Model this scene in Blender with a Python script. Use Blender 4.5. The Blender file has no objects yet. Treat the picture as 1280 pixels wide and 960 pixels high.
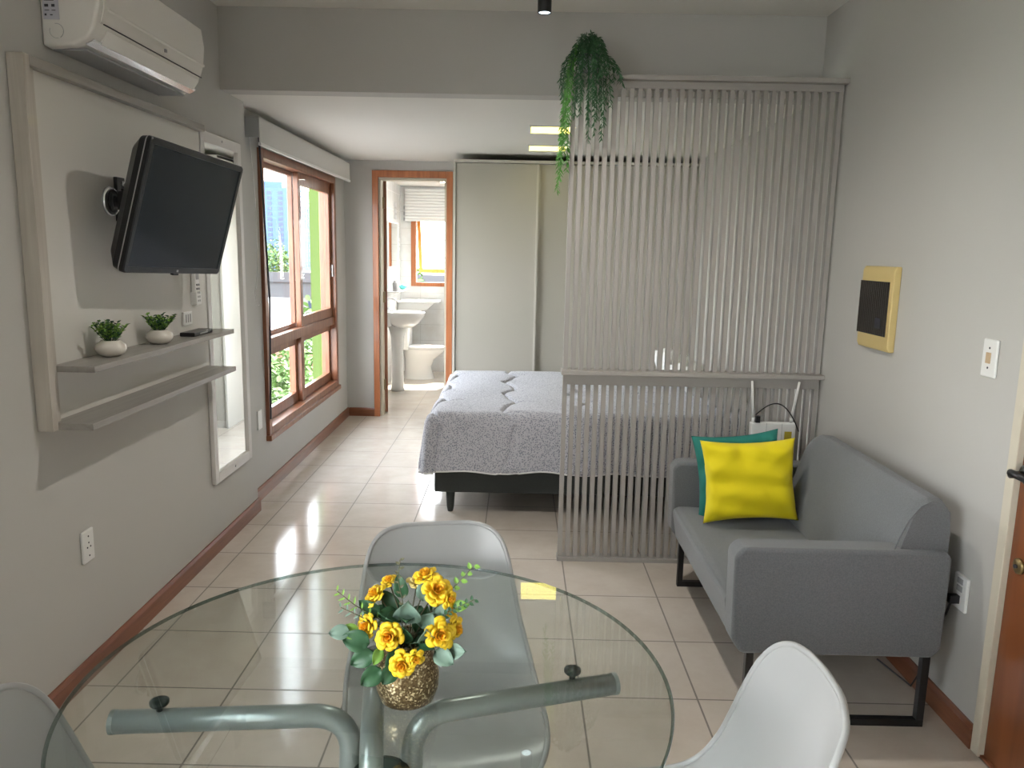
import bpy, bmesh, math, random
from mathutils import Vector, Matrix
random.seed(7)
C = bpy.context.scene.collection
PI = math.pi

# ---------------------------------------------------------------- materials
def new_mat(name):
    m = bpy.data.materials.new(name); m.use_nodes = True
    nt = m.node_tree
    for n in list(nt.nodes):
        if n.type != 'OUTPUT_MATERIAL' and n.type != 'BSDF_PRINCIPLED': nt.nodes.remove(n)
    return m, nt, nt.nodes['Principled BSDF'], nt.nodes['Material Output']

def mat(name, col, rough=.5, metal=0, noise=0, nscale=20, bump=0, bscale=200, spec=.5, sheen=0, coat=0):
    m, nt, b, o = new_mat(name)
    b.inputs['Base Color'].default_value = (*col, 1)
    b.inputs['Roughness'].default_value = rough
    b.inputs['Metallic'].default_value = metal
    b.inputs['Specular IOR Level'].default_value = spec
    if sheen: b.inputs['Sheen Weight'].default_value = sheen
    if coat: b.inputs['Coat Weight'].default_value = coat
    tc = nt.nodes.new('ShaderNodeTexCoord')
    if noise:
        n = nt.nodes.new('ShaderNodeTexNoise'); n.inputs['Scale'].default_value = nscale; n.inputs['Detail'].default_value = 4
        nt.links.new(tc.outputs['Object'], n.inputs['Vector'])
        mx = nt.nodes.new('ShaderNodeMix'); mx.data_type = 'RGBA'
        mx.inputs[6].default_value = (*[c*(1-noise) for c in col], 1)
        mx.inputs[7].default_value = (*[min(1, c*(1+noise)) for c in col], 1)
        nt.links.new(n.outputs['Fac'], mx.inputs[0]); nt.links.new(mx.outputs[2], b.inputs['Base Color'])
    if bump:
        n2 = nt.nodes.new('ShaderNodeTexNoise'); n2.inputs['Scale'].default_value = bscale; n2.inputs['Detail'].default_value = 3
        nt.links.new(tc.outputs['Object'], n2.inputs['Vector'])
        bp = nt.nodes.new('ShaderNodeBump'); bp.inputs['Strength'].default_value = bump; bp.inputs['Distance'].default_value = .002
        nt.links.new(n2.outputs['Fac'], bp.inputs['Height']); nt.links.new(bp.outputs['Normal'], b.inputs['Normal'])
    return m

def wood(name, c1, c2, rough=.4, stretch=(40, 40, 2.5), coat=.15):
    m, nt, b, o = new_mat(name)
    b.inputs['Roughness'].default_value = rough; b.inputs['Coat Weight'].default_value = coat
    tc = nt.nodes.new('ShaderNodeTexCoord'); mp = nt.nodes.new('ShaderNodeMapping'); mp.inputs['Scale'].default_value = stretch
    n = nt.nodes.new('ShaderNodeTexNoise'); n.inputs['Scale'].default_value = 1; n.inputs['Detail'].default_value = 6; n.inputs['Distortion'].default_value = .6
    r = nt.nodes.new('ShaderNodeValToRGB'); r.color_ramp.elements[0].position = .3; r.color_ramp.elements[1].position = .72
    r.color_ramp.elements[0].color = (*c1, 1); r.color_ramp.elements[1].color = (*c2, 1)
    nt.links.new(tc.outputs['Object'], mp.inputs[0]); nt.links.new(mp.outputs[0], n.inputs['Vector'])
    nt.links.new(n.outputs['Fac'], r.inputs[0]); nt.links.new(r.outputs[0], b.inputs['Base Color'])
    return m

def thin_glass(name, tint, gloss=.06, rough=0.0):
    m, nt, b, o = new_mat(name); nt.nodes.remove(b)
    t = nt.nodes.new('ShaderNodeBsdfTransparent'); t.inputs[0].default_value = (*tint, 1)
    g = nt.nodes.new('ShaderNodeBsdfGlossy'); g.inputs['Roughness'].default_value = rough; g.inputs[0].default_value = (1, 1, 1, 1)
    lw = nt.nodes.new('ShaderNodeLayerWeight'); lw.inputs[0].default_value = .5
    pw = nt.nodes.new('ShaderNodeMath'); pw.operation = 'POWER'; pw.inputs[1].default_value = 4.5; nt.links.new(lw.outputs['Facing'], pw.inputs[0])
    fr = nt.nodes.new('ShaderNodeMath'); fr.operation = 'MULTIPLY_ADD'; fr.inputs[1].default_value = .92; fr.inputs[2].default_value = .045; nt.links.new(pw.outputs[0], fr.inputs[0])
    mx = nt.nodes.new('ShaderNodeMixShader')
    ma = nt.nodes.new('ShaderNodeMath'); ma.operation = 'MULTIPLY'; ma.inputs[1].default_value = gloss
    nt.links.new(fr.outputs[0], ma.inputs[0]); nt.links.new(ma.outputs[0], mx.inputs[0])
    nt.links.new(t.outputs[0], mx.inputs[1]); nt.links.new(g.outputs[0], mx.inputs[2]); nt.links.new(mx.outputs[0], o.inputs[0])
    return m

def emit(name, col, s):
    m, nt, b, o = new_mat(name)
    b.inputs['Base Color'].default_value = (*col, 1)
    b.inputs['Emission Color'].default_value = (*col, 1); b.inputs['Emission Strength'].default_value = s
    return m

def tile_mat(name, c1, c2, grout, w, h, mortar, rough, wall=False, bump=.25):
    m, nt, b, o = new_mat(name)
    tc = nt.nodes.new('ShaderNodeTexCoord'); br = nt.nodes.new('ShaderNodeTexBrick')
    br.offset = 0; br.squash = 1
    br.inputs['Scale'].default_value = 1; br.inputs['Brick Width'].default_value = w; br.inputs['Row Height'].default_value = h
    br.inputs['Mortar Size'].default_value = mortar; br.inputs['Mortar Smooth'].default_value = .1
    br.inputs['Color1'].default_value = (*c1, 1); br.inputs['Color2'].default_value = (*c2, 1); br.inputs['Mortar'].default_value = (*grout, 1)
    src = tc.outputs['Object']
    if wall:
        sp = nt.nodes.new('ShaderNodeSeparateXYZ'); cb = nt.nodes.new('ShaderNodeCombineXYZ'); ad = nt.nodes.new('ShaderNodeMath')
        nt.links.new(src, sp.inputs[0]); nt.links.new(sp.outputs[0], ad.inputs[0]); nt.links.new(sp.outputs[1], ad.inputs[1])
        nt.links.new(ad.outputs[0], cb.inputs[0]); nt.links.new(sp.outputs[2], cb.inputs[1]); src = cb.outputs[0]
    nt.links.new(src, br.inputs['Vector'])
    n = nt.nodes.new('ShaderNodeTexNoise'); n.inputs['Scale'].default_value = 5; n.inputs['Detail'].default_value = 6; n.inputs['Roughness'].default_value = .65
    nt.links.new(tc.outputs['Object'], n.inputs['Vector'])
    mx = nt.nodes.new('ShaderNodeMix'); mx.data_type = 'RGBA'; mx.blend_type = 'MULTIPLY'; mx.inputs[0].default_value = 1
    rp = nt.nodes.new('ShaderNodeValToRGB'); rp.color_ramp.elements[0].color = (.9, .88, .86, 1); rp.color_ramp.elements[1].color = (1, 1, 1, 1)
    rp.color_ramp.elements[0].position = .35; rp.color_ramp.elements[1].position = .65
    nt.links.new(n.outputs['Fac'], rp.inputs[0])
    nt.links.new(br.outputs['Color'], mx.inputs[6]); nt.links.new(rp.outputs[0], mx.inputs[7]); nt.links.new(mx.outputs[2], b.inputs['Base Color'])
    inv = nt.nodes.new('ShaderNodeMath'); inv.operation = 'MULTIPLY_ADD'; inv.inputs[1].default_value = .5; inv.inputs[2].default_value = rough
    nt.links.new(br.outputs['Fac'], inv.inputs[0]); nt.links.new(inv.outputs[0], b.inputs['Roughness'])
    bp = nt.nodes.new('ShaderNodeBump'); bp.inputs['Strength'].default_value = bump; bp.inputs['Distance'].default_value = .003; bp.invert = True
    nt.links.new(br.outputs['Fac'], bp.inputs['Height']); nt.links.new(bp.outputs['Normal'], b.inputs['Normal'])
    return m

M_ = {}
M_['wall'] = mat('grey_wall_paint', (.51, .50, .472), .75, noise=.03, nscale=1.6, bump=.15, bscale=60)
M_['ceil'] = mat('ceiling_paint', (.74, .725, .68), .85, noise=.02, nscale=2)
M_['floor'] = tile_mat('glossy_beige_tile', (.62, .56, .49), (.60, .54, .47), (.22, .195, .17), .41, .41, .0034, .13)
M_['bathtile'] = tile_mat('white_wall_tile', (.82, .83, .82), (.80, .81, .80), (.62, .62, .60), .3, .2, .0025, .12, wall=True)
M_['base'] = wood('reddish_skirting_wood', (.17, .058, .028), (.27, .10, .05), .35, (3, 3, 40))
M_['winwood'] = wood('red_brown_window_wood', (.17, .055, .026), (.30, .125, .058), .35, (30, 30, 3))
M_['doorframe'] = wood('orange_brown_frame_wood', (.34, .115, .045), (.50, .18, .07), .35)
M_['sashwood'] = wood('amber_sash_wood', (.62, .25, .04), (.78, .36, .07), .35)
M_['entry'] = wood('mahogany_door_wood', (.15, .045, .014), (.27, .085, .026), .3, (14, 14, 1.2))
M_['cream'] = mat('cream_door_trim', (.62, .57, .46), .5, noise=.04)
M_['panel'] = mat('cream_laminate', (.64, .62, .575), .45, noise=.03, nscale=3)
M_['panelwood'] = wood('pale_oak_laminate', (.45, .41, .355), (.56, .52, .46), .5, (40, 40, 2))
M_['shelf'] = wood('greige_laminate', (.29, .275, .25), (.37, .35, .32), .5, (40, 2, 40))
M_['acwhite'] = mat('ivory_plastic', (.76, .735, .69), .35)
M_['acgrey'] = mat('grey_vent_plastic', (.34, .34, .34), .4)
M_['chrome'] = mat('polished_strip', (.80, .82, .85), .15, metal=.9)
M_['white'] = mat('white_plastic', (.78, .78, .76), .3)
M_['ceramic'] = mat('white_ceramic', (.85, .85, .83), .08, coat=.5)
M_['pot'] = mat('cream_glazed_pot', (.72, .68, .62), .25)
M_['black'] = mat('black_plastic', (.012, .012, .014), .35)
M_['tvbody'] = mat('dark_tv_plastic', (.014, .015, .018), .3, spec=.3)
M_['screen'] = mat('dark_lcd_screen', (.009, .015, .023), .16, spec=.2)
M_['silverline'] = mat('silver_line', (.45, .45, .46), .3, metal=.6)
M_['mirror'] = mat('mirror_glass', (.92, .94, .92), .01, metal=1)
M_['mirframe'] = mat('white_mirror_frame', (.68, .66, .64), .4)
M_['blind'] = mat('grey_white_blind_fabric', (.60, .59, .56), .8, bump=.2, bscale=600)
M_['blindgrey'] = mat('grey_blind_end', (.33, .34, .35), .5)
M_['slat'] = mat('taupe_painted_slats', (.355, .335, .312), .45, noise=.04, nscale=6)
M_['fern'] = mat('trailing_fern_green', (.07, .24, .035), .55, noise=.5, nscale=9)
M_['fern2'] = mat('dark_fern_green', (.022, .095, .03), .55, noise=.4, nscale=9)
M_['sofa'] = mat('grey_woven_fabric', (.142, .150, .158), .9, noise=.35, nscale=220, bump=.7, bscale=420, sheen=.25)
M_['steel'] = mat('black_powder_coated_steel', (.01, .01, .011), .4)
M_['yellow'] = mat('bright_yellow_cotton', (.80, .66, .0), .8, noise=.05, nscale=8, bump=.3, bscale=350, sheen=.1)
M_['teal'] = mat('teal_cotton', (.015, .19, .16), .8, noise=.1, nscale=8, bump=.3, bscale=350)
M_['yellowlabel'] = mat('ochre_label', (.42, .33, .03), .6)
M_['brkcream'] = mat('yellowed_plastic', (.66, .51, .22), .35)
M_['brkdark'] = mat('smoked_ribbed_cover', (.03, .026, .022), .25)
M_['switchtan'] = mat('tan_rocker', (.55, .40, .24), .4)
M_['tube'] = mat('silver_grey_painted_tube', (.30, .325, .31), .3, metal=.35)
M_['pad'] = mat('dark_rubber_pad', (.02, .03, .028), .35)
M_['glass'] = thin_glass('clear_table_glass', (.90, .935, .92), 1.3)
M_['glassedge'] = thin_glass('green_glass_edge', (.27, .36, .34), 1.2)
M_['pane'] = thin_glass('window_pane', (.97, .98, .98), .14)
M_['chair'] = mat('white_moulded_polypropylene', (.37, .37, .36), .32)
M_['legwood'] = wood('beech_leg_wood', (.45, .28, .14), (.58, .38, .2), .4)
M_['bedbase'] = mat('charcoal_bed_base_fabric', (.045, .05, .047), .9, noise=.15, nscale=90)
M_['mattress'] = mat('white_mattress', (.75, .75, .74), .8)
M_['wardrobe'] = mat('greige_wardrobe_laminate', (.43, .41, .36), .42, noise=.015, nscale=2)
M_['wardrobeside'] = mat('warm_white_edge', (.55, .53, .48), .4)
M_['darkgap'] = mat('dark_shadow_gap_board', (.03, .03, .03), .8)
M_['lamp'] = emit('warm_lamp_diffuser', (1, .84, .22), 2.0)
M_['spotled'] = emit('cool_spot_lens', (.75, .9, 1), 2)
M_['rose'] = mat('yellow_rose_petal', (.95, .60, .02), .55, noise=.18, nscale=60)
M_['rosecore'] = mat('orange_rose_heart', (.93, .42, .01), .55, noise=.2, nscale=60)
M_['rosepale'] = mat('pale_yellow_petal', (.85, .70, .25), .55, noise=.15, nscale=60)
M_['leafdark'] = mat('dark_green_leaf', (.03, .10, .04), .45, noise=.3, nscale=25)
M_['leafsage'] = mat('sage_green_leaf', (.17, .26, .20), .6, noise=.15, nscale=25)
M_['leaflime'] = mat('fresh_green_leaf', (.22, .42, .07), .5, noise=.3, nscale=25)
M_['stem'] = mat('brown_green_stem', (.10, .10, .05), .6)
M_['teal_pl'] = mat('turquoise_plastic', (.10, .55, .48), .4)
M_['limewall'] = mat('lime_green_render', (.075,.12,.02), .8)
M_['tower'] = mat('pale_blue_tower_render', (.045,.085,.16), .8)
M_['towerwin'] = mat('tower_window', (.015,.03,.07), .3)
M_['concrete'] = mat('grey_concrete', (.05,.05,.054), .85, noise=.1, nscale=.5)
M_['road'] = mat('pale_asphalt', (.13,.125,.12), .9, noise=.08, nscale=.3)
M_['grass'] = mat('lawn_green', (.06,.11,.02), .9, noise=.4, nscale=.4)
M_['treeleaf'] = mat('yellow_green_tree_leaves', (.06,.12,.02), .7, noise=.55, nscale=2.5)  # plain yellow-green leaf colour, varied by noise
M_['treeleaf2'] = mat('deep_tree_leaves', (.025,.055,.018), .7, noise=.5, nscale=1.5)
M_['bark'] = mat('tree_bark', (.09, .06, .04), .9)
M_['rooftile'] = mat('terracotta_roof', (.19,.09,.06), .85)
M_['house'] = mat('pale_house_render', (.2,.19,.175), .85)
M_['tiledecor'] = mat('grey_tile_motif', (.48, .49, .49), .3)
M_['brass'] = mat('aged_brass', (.28, .20, .09), .35, metal=.8)
M_['label'] = mat('pale_label', (.50, .50, .56), .5)
M_['ink'] = mat('dark_print', (.03, .03, .04), .5)
M_['frostpane'] = mat('bathroom_mirror_back', (.9, .92, .92), .03, metal=1)

# vase: mottled gold glass
def vase_mat():
    m, nt, b, o = new_mat('gold_crackle_glass')
    tc = nt.nodes.new('ShaderNodeTexCoord'); v = nt.nodes.new('ShaderNodeTexVoronoi'); v.inputs['Scale'].default_value = 330
    nt.links.new(tc.outputs['Object'], v.inputs['Vector'])
    r = nt.nodes.new('ShaderNodeValToRGB'); e = r.color_ramp.elements
    e[0].position = 0; e[0].color = (.09, .055, .02, 1); e[1].position = 1; e[1].color = (.78, .66, .40, 1)
    k = e.new(.70); k.color = (.20, .14, .065, 1)
    sp = nt.nodes.new('ShaderNodeSeparateColor'); nt.links.new(v.outputs['Color'], sp.inputs[0])
    nt.links.new(sp.outputs[0], r.inputs[0]); nt.links.new(r.outputs[0], b.inputs['Base Color'])
    b.inputs['Metallic'].default_value = .65; b.inputs['Roughness'].default_value = .28
    bp = nt.nodes.new('ShaderNodeBump'); bp.inputs['Strength'].default_value = .8; bp.inputs['Distance'].default_value = .002
    nt.links.new(sp.outputs[1], bp.inputs['Height']); nt.links.new(bp.outputs['Normal'], b.inputs['Normal'])
    return m
M_['vase'] = vase_mat()

# quilt fabric: fine grey-white speckle
def quilt_mat():
    m, nt, b, o = new_mat('grey_speckled_quilt')
    tc = nt.nodes.new('ShaderNodeTexCoord'); v = nt.nodes.new('ShaderNodeTexVoronoi'); v.inputs['Scale'].default_value = 120
    nt.links.new(tc.outputs['Object'], v.inputs['Vector'])
    r = nt.nodes.new('ShaderNodeValToRGB'); e = r.color_ramp.elements
    e[0].position = .25; e[0].color = (.18, .19, .24, 1); e[1].position = .5; e[1].color = (.48, .48, .52, 1)
    nt.links.new(v.outputs['Distance'], r.inputs[0]); nt.links.new(r.outputs[0], b.inputs['Base Color'])
    b.inputs['Roughness'].default_value = .85; b.inputs['Sheen Weight'].default_value = .2
    return m
M_['quilt'] = quilt_mat()

# ---------------------------------------------------------------- mesh builder
class MB:
    def __init__(s): s.v = []; s.f = []; s.m = []; s.cur = 0
    def add(s, vs, fs):
        o = len(s.v); s.v += [tuple(p) for p in vs]
        for f in fs: s.f.append(tuple(i+o for i in f)); s.m.append(s.cur)
        return s
    def box(s, x0, x1, y0, y1, z0, z1):
        x0, x1 = sorted((x0, x1)); y0, y1 = sorted((y0, y1)); z0, z1 = sorted((z0, z1))
        return s.add([(x0,y0,z0),(x1,y0,z0),(x1,y1,z0),(x0,y1,z0),(x0,y0,z1),(x1,y0,z1),(x1,y1,z1),(x0,y1,z1)],
                     [(0,3,2,1),(4,5,6,7),(0,1,5,4),(1,2,6,5),(2,3,7,6),(3,0,4,7)])
    def obox(s, c, ax, ay, az, hx, hy, hz):
        c = Vector(c); P = []
        for k in range(8):
            sx = hx if k & 1 else -hx; sy = hy if k & 2 else -hy; sz = hz if k & 4 else -hz
            P.append(c + Vector(ax)*sx + Vector(ay)*sy + Vector(az)*sz)
        return s.add(P, [(0,2,3,1),(4,5,7,6),(0,1,5,4),(1,3,7,5),(3,2,6,7),(2,0,4,6)])
    def tube(s, pts, r, n=12, cap=True):
        pts = [Vector(p) for p in pts]; rs = r if isinstance(r, (list, tuple)) else [r]*len(pts)
        rings = []; up = None
        for i, p in enumerate(pts):
            a = pts[max(0, i-1)]; b = pts[min(len(pts)-1, i+1)]; t = (b-a).normalized()
            if up is None:
                up = Vector((0,0,1)) if abs(t.z) < .9 else Vector((1,0,0))
            x = (up - t*up.dot(t)).normalized(); up = x; y = t.cross(x)
            rings.append([p + (x*math.cos(2*PI*k/n) + y*math.sin(2*PI*k/n))*rs[i] for k in range(n)])
        V = [q for ring in rings for q in ring]; F = []
        for i in range(len(pts)-1):
            for k in range(n): F.append((i*n+k, i*n+(k+1)%n, (i+1)*n+(k+1)%n, (i+1)*n+k))
        if cap: F.append(tuple(range(n))[::-1]); F.append(tuple((len(pts)-1)*n+k for k in range(n)))
        return s.add(V, F)
    def lathe(s, prof, c=(0,0,0), n=32, axis='z', sx=1, sy=1):
        V = []; F = []
        for (r, h) in prof:
            for k in range(n):
                a = 2*PI*k/n; p = (r*math.cos(a)*sx, r*math.sin(a)*sy, h)
                if axis == 'x': p = (h, p[0], p[1])
                if axis == 'y': p = (p[0], h, p[1])
                V.append((p[0]+c[0], p[1]+c[1], p[2]+c[2]))
        m = len(prof)
        for i in range(m-1):
            for k in range(n): F.append((i*n+k, i*n+(k+1)%n, (i+1)*n+(k+1)%n, (i+1)*n+k))
        if prof[0][0] > 1e-5: F.append(tuple(range(n))[::-1])
        if prof[-1][0] > 1e-5: F.append(tuple((m-1)*n+k for k in range(n)))
        return s.add(V, F)
    def grid(s, rows, closed=False):
        n = len(rows[0]); V = [p for r in rows for p in r]; F = []
        for j in range(len(rows)-1):
            for i in range(n-1 if not closed else n): F.append((j*n+i, j*n+(i+1)%n, (j+1)*n+(i+1)%n, (j+1)*n+i))
        return s.add(V, F)
    def prism(s, poly, axis, a0, a1):
        n = len(poly); V = []
        for a in (a0, a1):
            for (p, q) in poly: V.append({'x': (a, p, q), 'y': (p, a, q), 'z': (p, q, a)}[axis])
        F = [tuple(range(n)), tuple(range(n, 2*n))[::-1]] + [(k, k+n, (k+1)%n+n, (k+1)%n) for k in range(n)]
        return s.add(V, F)
    def leaf(s, p, d, up, L, W, fold=.15):
        p = Vector(p); d = Vector(d).normalized(); sd = d.cross(Vector(up))
        if sd.length < 1e-4: sd = d.cross(Vector((1, .2, 0)))
        sd.normalize(); nn = sd.cross(d)
        return s.add([p, p+d*L*.3+sd*W*.45+nn*W*fold, p+d*L*.65+sd*W*.4+nn*W*fold, p+d*L, p+d*L*.65-sd*W*.4+nn*W*fold, p+d*L*.3-sd*W*.45+nn*W*fold, p+d*L*.35, p+d*L*.65],
                     [(0,1,6),(0,6,5),(1,2,7,6),(6,7,4,5),(2,3,7),(7,3,4)])
    def build(s, name, m, parent=None, smooth=False, bevel=0, bseg=2, kind=None, label=None, fixn=True, solid=0, sub=0):
        me = bpy.data.meshes.new(name)
        org = Vector((0,0,0))
        if parent is not None: org = parent.matrix_basis.translation if parent.parent is None else wpos(parent)
        elif s.v and kind != 'structure':
            xs = [p[0] for p in s.v]; ys = [p[1] for p in s.v]; zs = [p[2] for p in s.v]
            org = Vector(((min(xs)+max(xs))/2, (min(ys)+max(ys))/2, min(zs)))
        vs = [(p[0]-org.x, p[1]-org.y, p[2]-org.z) for p in s.v]
        me.from_pydata(vs, [], s.f)
        ms = m if isinstance(m, (list, tuple)) else [m]
        for q in ms: me.materials.append(M_[q] if isinstance(q, str) else q)
        for i, p in enumerate(me.polygons): p.material_index = min(s.m[i], len(ms)-1); p.use_smooth = smooth
        if fixn:
            bm = bmesh.new(); bm.from_mesh(me); bmesh.ops.recalc_face_normals(bm, faces=bm.faces); bm.to_mesh(me); bm.free()
        me.update()
        o = bpy.data.objects.new(name, me); C.objects.link(o)
        if parent is not None: o.parent = parent
        else: o.location = org
        if kind: o['kind'] = kind
        if label: o['label'] = label
        if solid:
            md = o.modifiers.new('solid', 'SOLIDIFY'); md.thickness = solid; md.offset = 0
        if bevel:
            md = o.modifiers.new('bevel', 'BEVEL'); md.width = bevel; md.segments = bseg; md.limit_method = 'ANGLE'; md.angle_limit = .6
            for p in me.polygons: p.use_smooth = True
            md.harden_normals = True
        if sub:
            md = o.modifiers.new('sub', 'SUBSURF'); md.levels = sub; md.render_levels = sub
        return o

def wpos(o):
    p = Vector((0,0,0))
    while o is not None: p = p + o.location; o = o.parent
    return p

def tag(o, label, cat, group=None):
    o['label'] = label; o['category'] = cat
    if group: o['group'] = group
    return o
def thing(name, loc, label=None, cat=None, group=None, kind=None):
    o = bpy.data.objects.new(name, None); C.objects.link(o); o.location = loc; o.empty_display_size = .1
    if label: o['label'] = label
    if cat: o['category'] = cat
    if group: o['group'] = group
    if kind: o['kind'] = kind
    return o
def copy_tree(o, parent=None):
    c = o.copy(); C.objects.link(c)
    if parent is not None: c.parent = parent
    for ch in list(o.children): copy_tree(ch, c)
    return c
def B(*a): return MB().box(*a)
def frame_yz(mb, x0, x1, y0, y1, z0, z1, w, wb=None, wt=None):
    wb = wb or w; wt = wt or w
    mb.box(x0, x1, y0, y0+w, z0, z1); mb.box(x0, x1, y1-w, y1, z0, z1)
    mb.box(x0, x1, y0+w, y1-w, z0, z0+wb); mb.box(x0, x1, y0+w, y1-w, z1-wt, z1)
    return mb

# ---------------------------------------------------------------- room shell
XL, XW, XR, YB = -.12, -.18, 2.875, 4.58
HM, HL, YBEAM = 2.70, 2.31, 1.55
YF = -4.2; XO = XL-.22
YBB = 7.35          # bathroom far wall
B(XO, 3.1, YF-.2, YBB+.2, -.12, 0).build('floor', 'floor', kind='structure')
B(XO, 3.1, YF-.2, YBEAM+.12, HM, HM+.15).build('ceiling', 'ceil', kind='structure')
B(XO, 3.1, YBEAM+.12, YBB+.2, HL, HM+.15).build('ceiling_bedroom', 'ceil', kind='structure')
w = MB(); w.cur = 0; w.box(XL, XR, YBEAM, YBEAM+.12, HL-.002, HM)
w.build('wall_beam', 'wall', kind='structure')
# left wall, near section with the off-camera window opening, far section with window 1
w = MB(); YW = 1.88
WY0, WY1, WZ0, WZ1 = -4.0, -1.9, .45, 2.35
w.box(XO, XL, YF, WY0, 0, HM); w.box(XO, XL, WY1, YW, 0, HM); w.box(XO, XL, WY0, WY1, 0, WZ0); w.box(XO, XL, WY0, WY1, WZ1, HM)
w.build('wall_left', 'wall', kind='structure')
Y0, Y1, Z0, Z1 = 2.256, 4.16, .35, 2.12
XB = -.30; w = MB(); w.box(XB, XW, YW, Y0, 0, HL); w.box(XB, XW, Y1, YB+.15, 0, HL); w.box(XB, XW, Y0, Y1, 0, Z0); w.box(XB, XW, Y0, Y1, Z1, HL)
w.build('wall_left_bedroom', 'wall', kind='structure')
B(XR, XR+.2, -.245, YBB+.2, 0, HM).build('wall_right', 'wall', kind='structure')
w = MB(); w.box(XR, XR+.2, YF-.2, -1.20, 0, HM); w.box(XR, XR+.2, -1.20, -.245, 2.14, HM); w.build('wall_right_entry', 'wall', kind='structure')
B(XO, XR, YF-.2, YF, 0, HM).build('wall_front', 'wall', kind='structure')
# back wall with the bathroom doorway (opening .127-.735 x 2.165)
DX0, DX1, DZ = .125, .735, 2.165
w = MB(); w.box(XW, DX0, YB, YB+.12, 0, HL); w.box(DX1, XR, YB, YB+.12, 0, HL); w.box(DX0, DX1, YB, YB+.12, DZ, HL)
w.build('wall_back', 'wall', kind='structure')
# bathroom shell
BX = -.10; BX1 = 1.35
BW0, BW1, BZ0, BZ1 = .035, 1.20, 1.085, 2.0
B(XO, BX, YB+.12, YBB, 0, HL).build('wall_bathroom_left', 'bathtile', kind='structure')
B(BX1, BX1+.1, YB+.12, YBB, 0, HL).build('wall_bathroom_right', 'bathtile', kind='structure')
w = MB(); w.box(XO, BW0, YBB, YBB+.15, 0, HL); w.box(BW1, XR, YBB, YBB+.15, 0, HL); w.box(BW0, BW1, YBB, YBB+.15, 0, BZ0); w.box(BW0, BW1, YBB, YBB+.15, BZ1, HL)
w.build('wall_bathroom_back', 'bathtile', kind='structure')
# patterned relief squares on the bathroom tiles
for k, (y, z, s) in enumerate(((6.95, 1.99, .10), (7.20, 1.60, .08))):
    m = MB()
    for a in (-1, 0, 1):
        for b in (-1, 0, 1):
            m.lathe([(s*.30, 0), (s*.30, .004)], (BX, y+a*s*.7, z+b*s*.7), 10, 'x')
    m.build('trim_%d' % (k+4), 'tiledecor', kind='structure')
m = MB()
for b in (-1, 0, 1): m.box(.0-.06, -.0+.0, YBB-.004, YBB, 1.96+b*.07, 2.0+b*.07)
m.build('trim_6', 'tiledecor', kind='structure')

# skirting
def skirt_x(name, x0, sgn, y0, y1, h=.078, m='base'):
    p = [(x0, 0), (x0+sgn*.016, 0), (x0+sgn*.016, h-.012), (x0+sgn*.008, h), (x0, h)]
    MB().prism(p, 'y', y0, y1).build(name, m, kind='structure')
skirt_x('baseboard_left', XL, 1, YF, YW+.003)
skirt_x('baseboard_window_wall', XW, 1, YW, YB)
skirt_x('baseboard_right', XR, -1, -.245, 3.95)
MB().prism([(YB, 0), (YB-.016, 0), (YB-.016, .066), (YB-.008, .078), (YB, .078)], 'x', XW+.016, .072).build('baseboard_back', 'base', kind='structure')

# ---------------------------------------------------------------- window 1 (bedroom)
win = thing('window_1', (XW, (Y0+Y1)/2, Z0), kind='structure')
fx0, fx1 = XW-.11, XW+.022
m = MB(); frame_yz(m, fx0, fx1, Y0, Y1, Z0, Z1, .055, .06, .055)
m.build('window_frame', 'winwood', win, bevel=.004)
YM = 3.20; ZT = .935
m = MB(); m.box(fx0, fx1-.02, Y0+.055, Y1-.055, ZT-.04, ZT+.03); m.build('transom', 'winwood', win, bevel=.003)
m = MB(); m.box(fx0, fx1-.04, YM-.045, YM+.03, Z0+.06, ZT-.04); m.build('lower_mullion', 'winwood', win, bevel=.003)
def sash(name, xc, y0, y1, z0, z1, w, wb, wt, m='winwood', sub='pane'):
    f = MB(); frame_yz(f, xc-.018, xc+.018, y0, y1, z0, z1, w, wb, wt)
    s_ = f.build(name, m, win, bevel=.003)
    B(xc-.003, xc+.003, y0+w-.004, y1-w+.004, z0+wb-.004, z1-wt+.004).build('glass_pane', 'pane', s_)
    return s_
sash('upper_sash', XW-.075, Y0+.055, YM, ZT+.03, Z1-.055, .045, .03, .03)
s2 = sash('upper_sash', XW-.03, YM-.045, Y1-.055, ZT+.03, Z1-.055, .062, .075, .085)
m = MB(); m.box(XW-.012, XW+.004, Y1-.075, Y1-.06, 1.30, 1.40); m.build('sash_latch', 'silverline', s2, bevel=.002)
sash('lower_sash', XW-.07, Y0+.055, YM-.045, Z0+.06, ZT-.04, .04, .075, .06)
sash('lower_sash', XW-.055, YM+.03, Y1-.055, Z0+.06, ZT-.04, .04, .075, .05)
m = MB(); m.box(XW, XW+.035, Y0-.01, Y1+.02, Z0-.022, Z0+.012); m.build('window_sill', 'winwood', win, bevel=.004)
# lime rendered pier outside, beyond the window
B(-.43, XB, 4.33, 4.65, -3, 3.2).build('wall_outside_pier', 'limewall', kind='structure')

# ---------------------------------------------------------------- window 3, behind the camera
win3 = thing('window_3', (XL, (WY0+WY1)/2, WZ0), kind='structure')
m = MB(); frame_yz(m, XL-.14, XL+.02, WY0, WY1, WZ0, WZ1, .05); m.build('window_frame', 'winwood', win3)
B(XL-.07, XL-.064, WY0+.05, WY1-.05, WZ0+.05, WZ1-.05).build('glass_pane', 'pane', win3)

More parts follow.
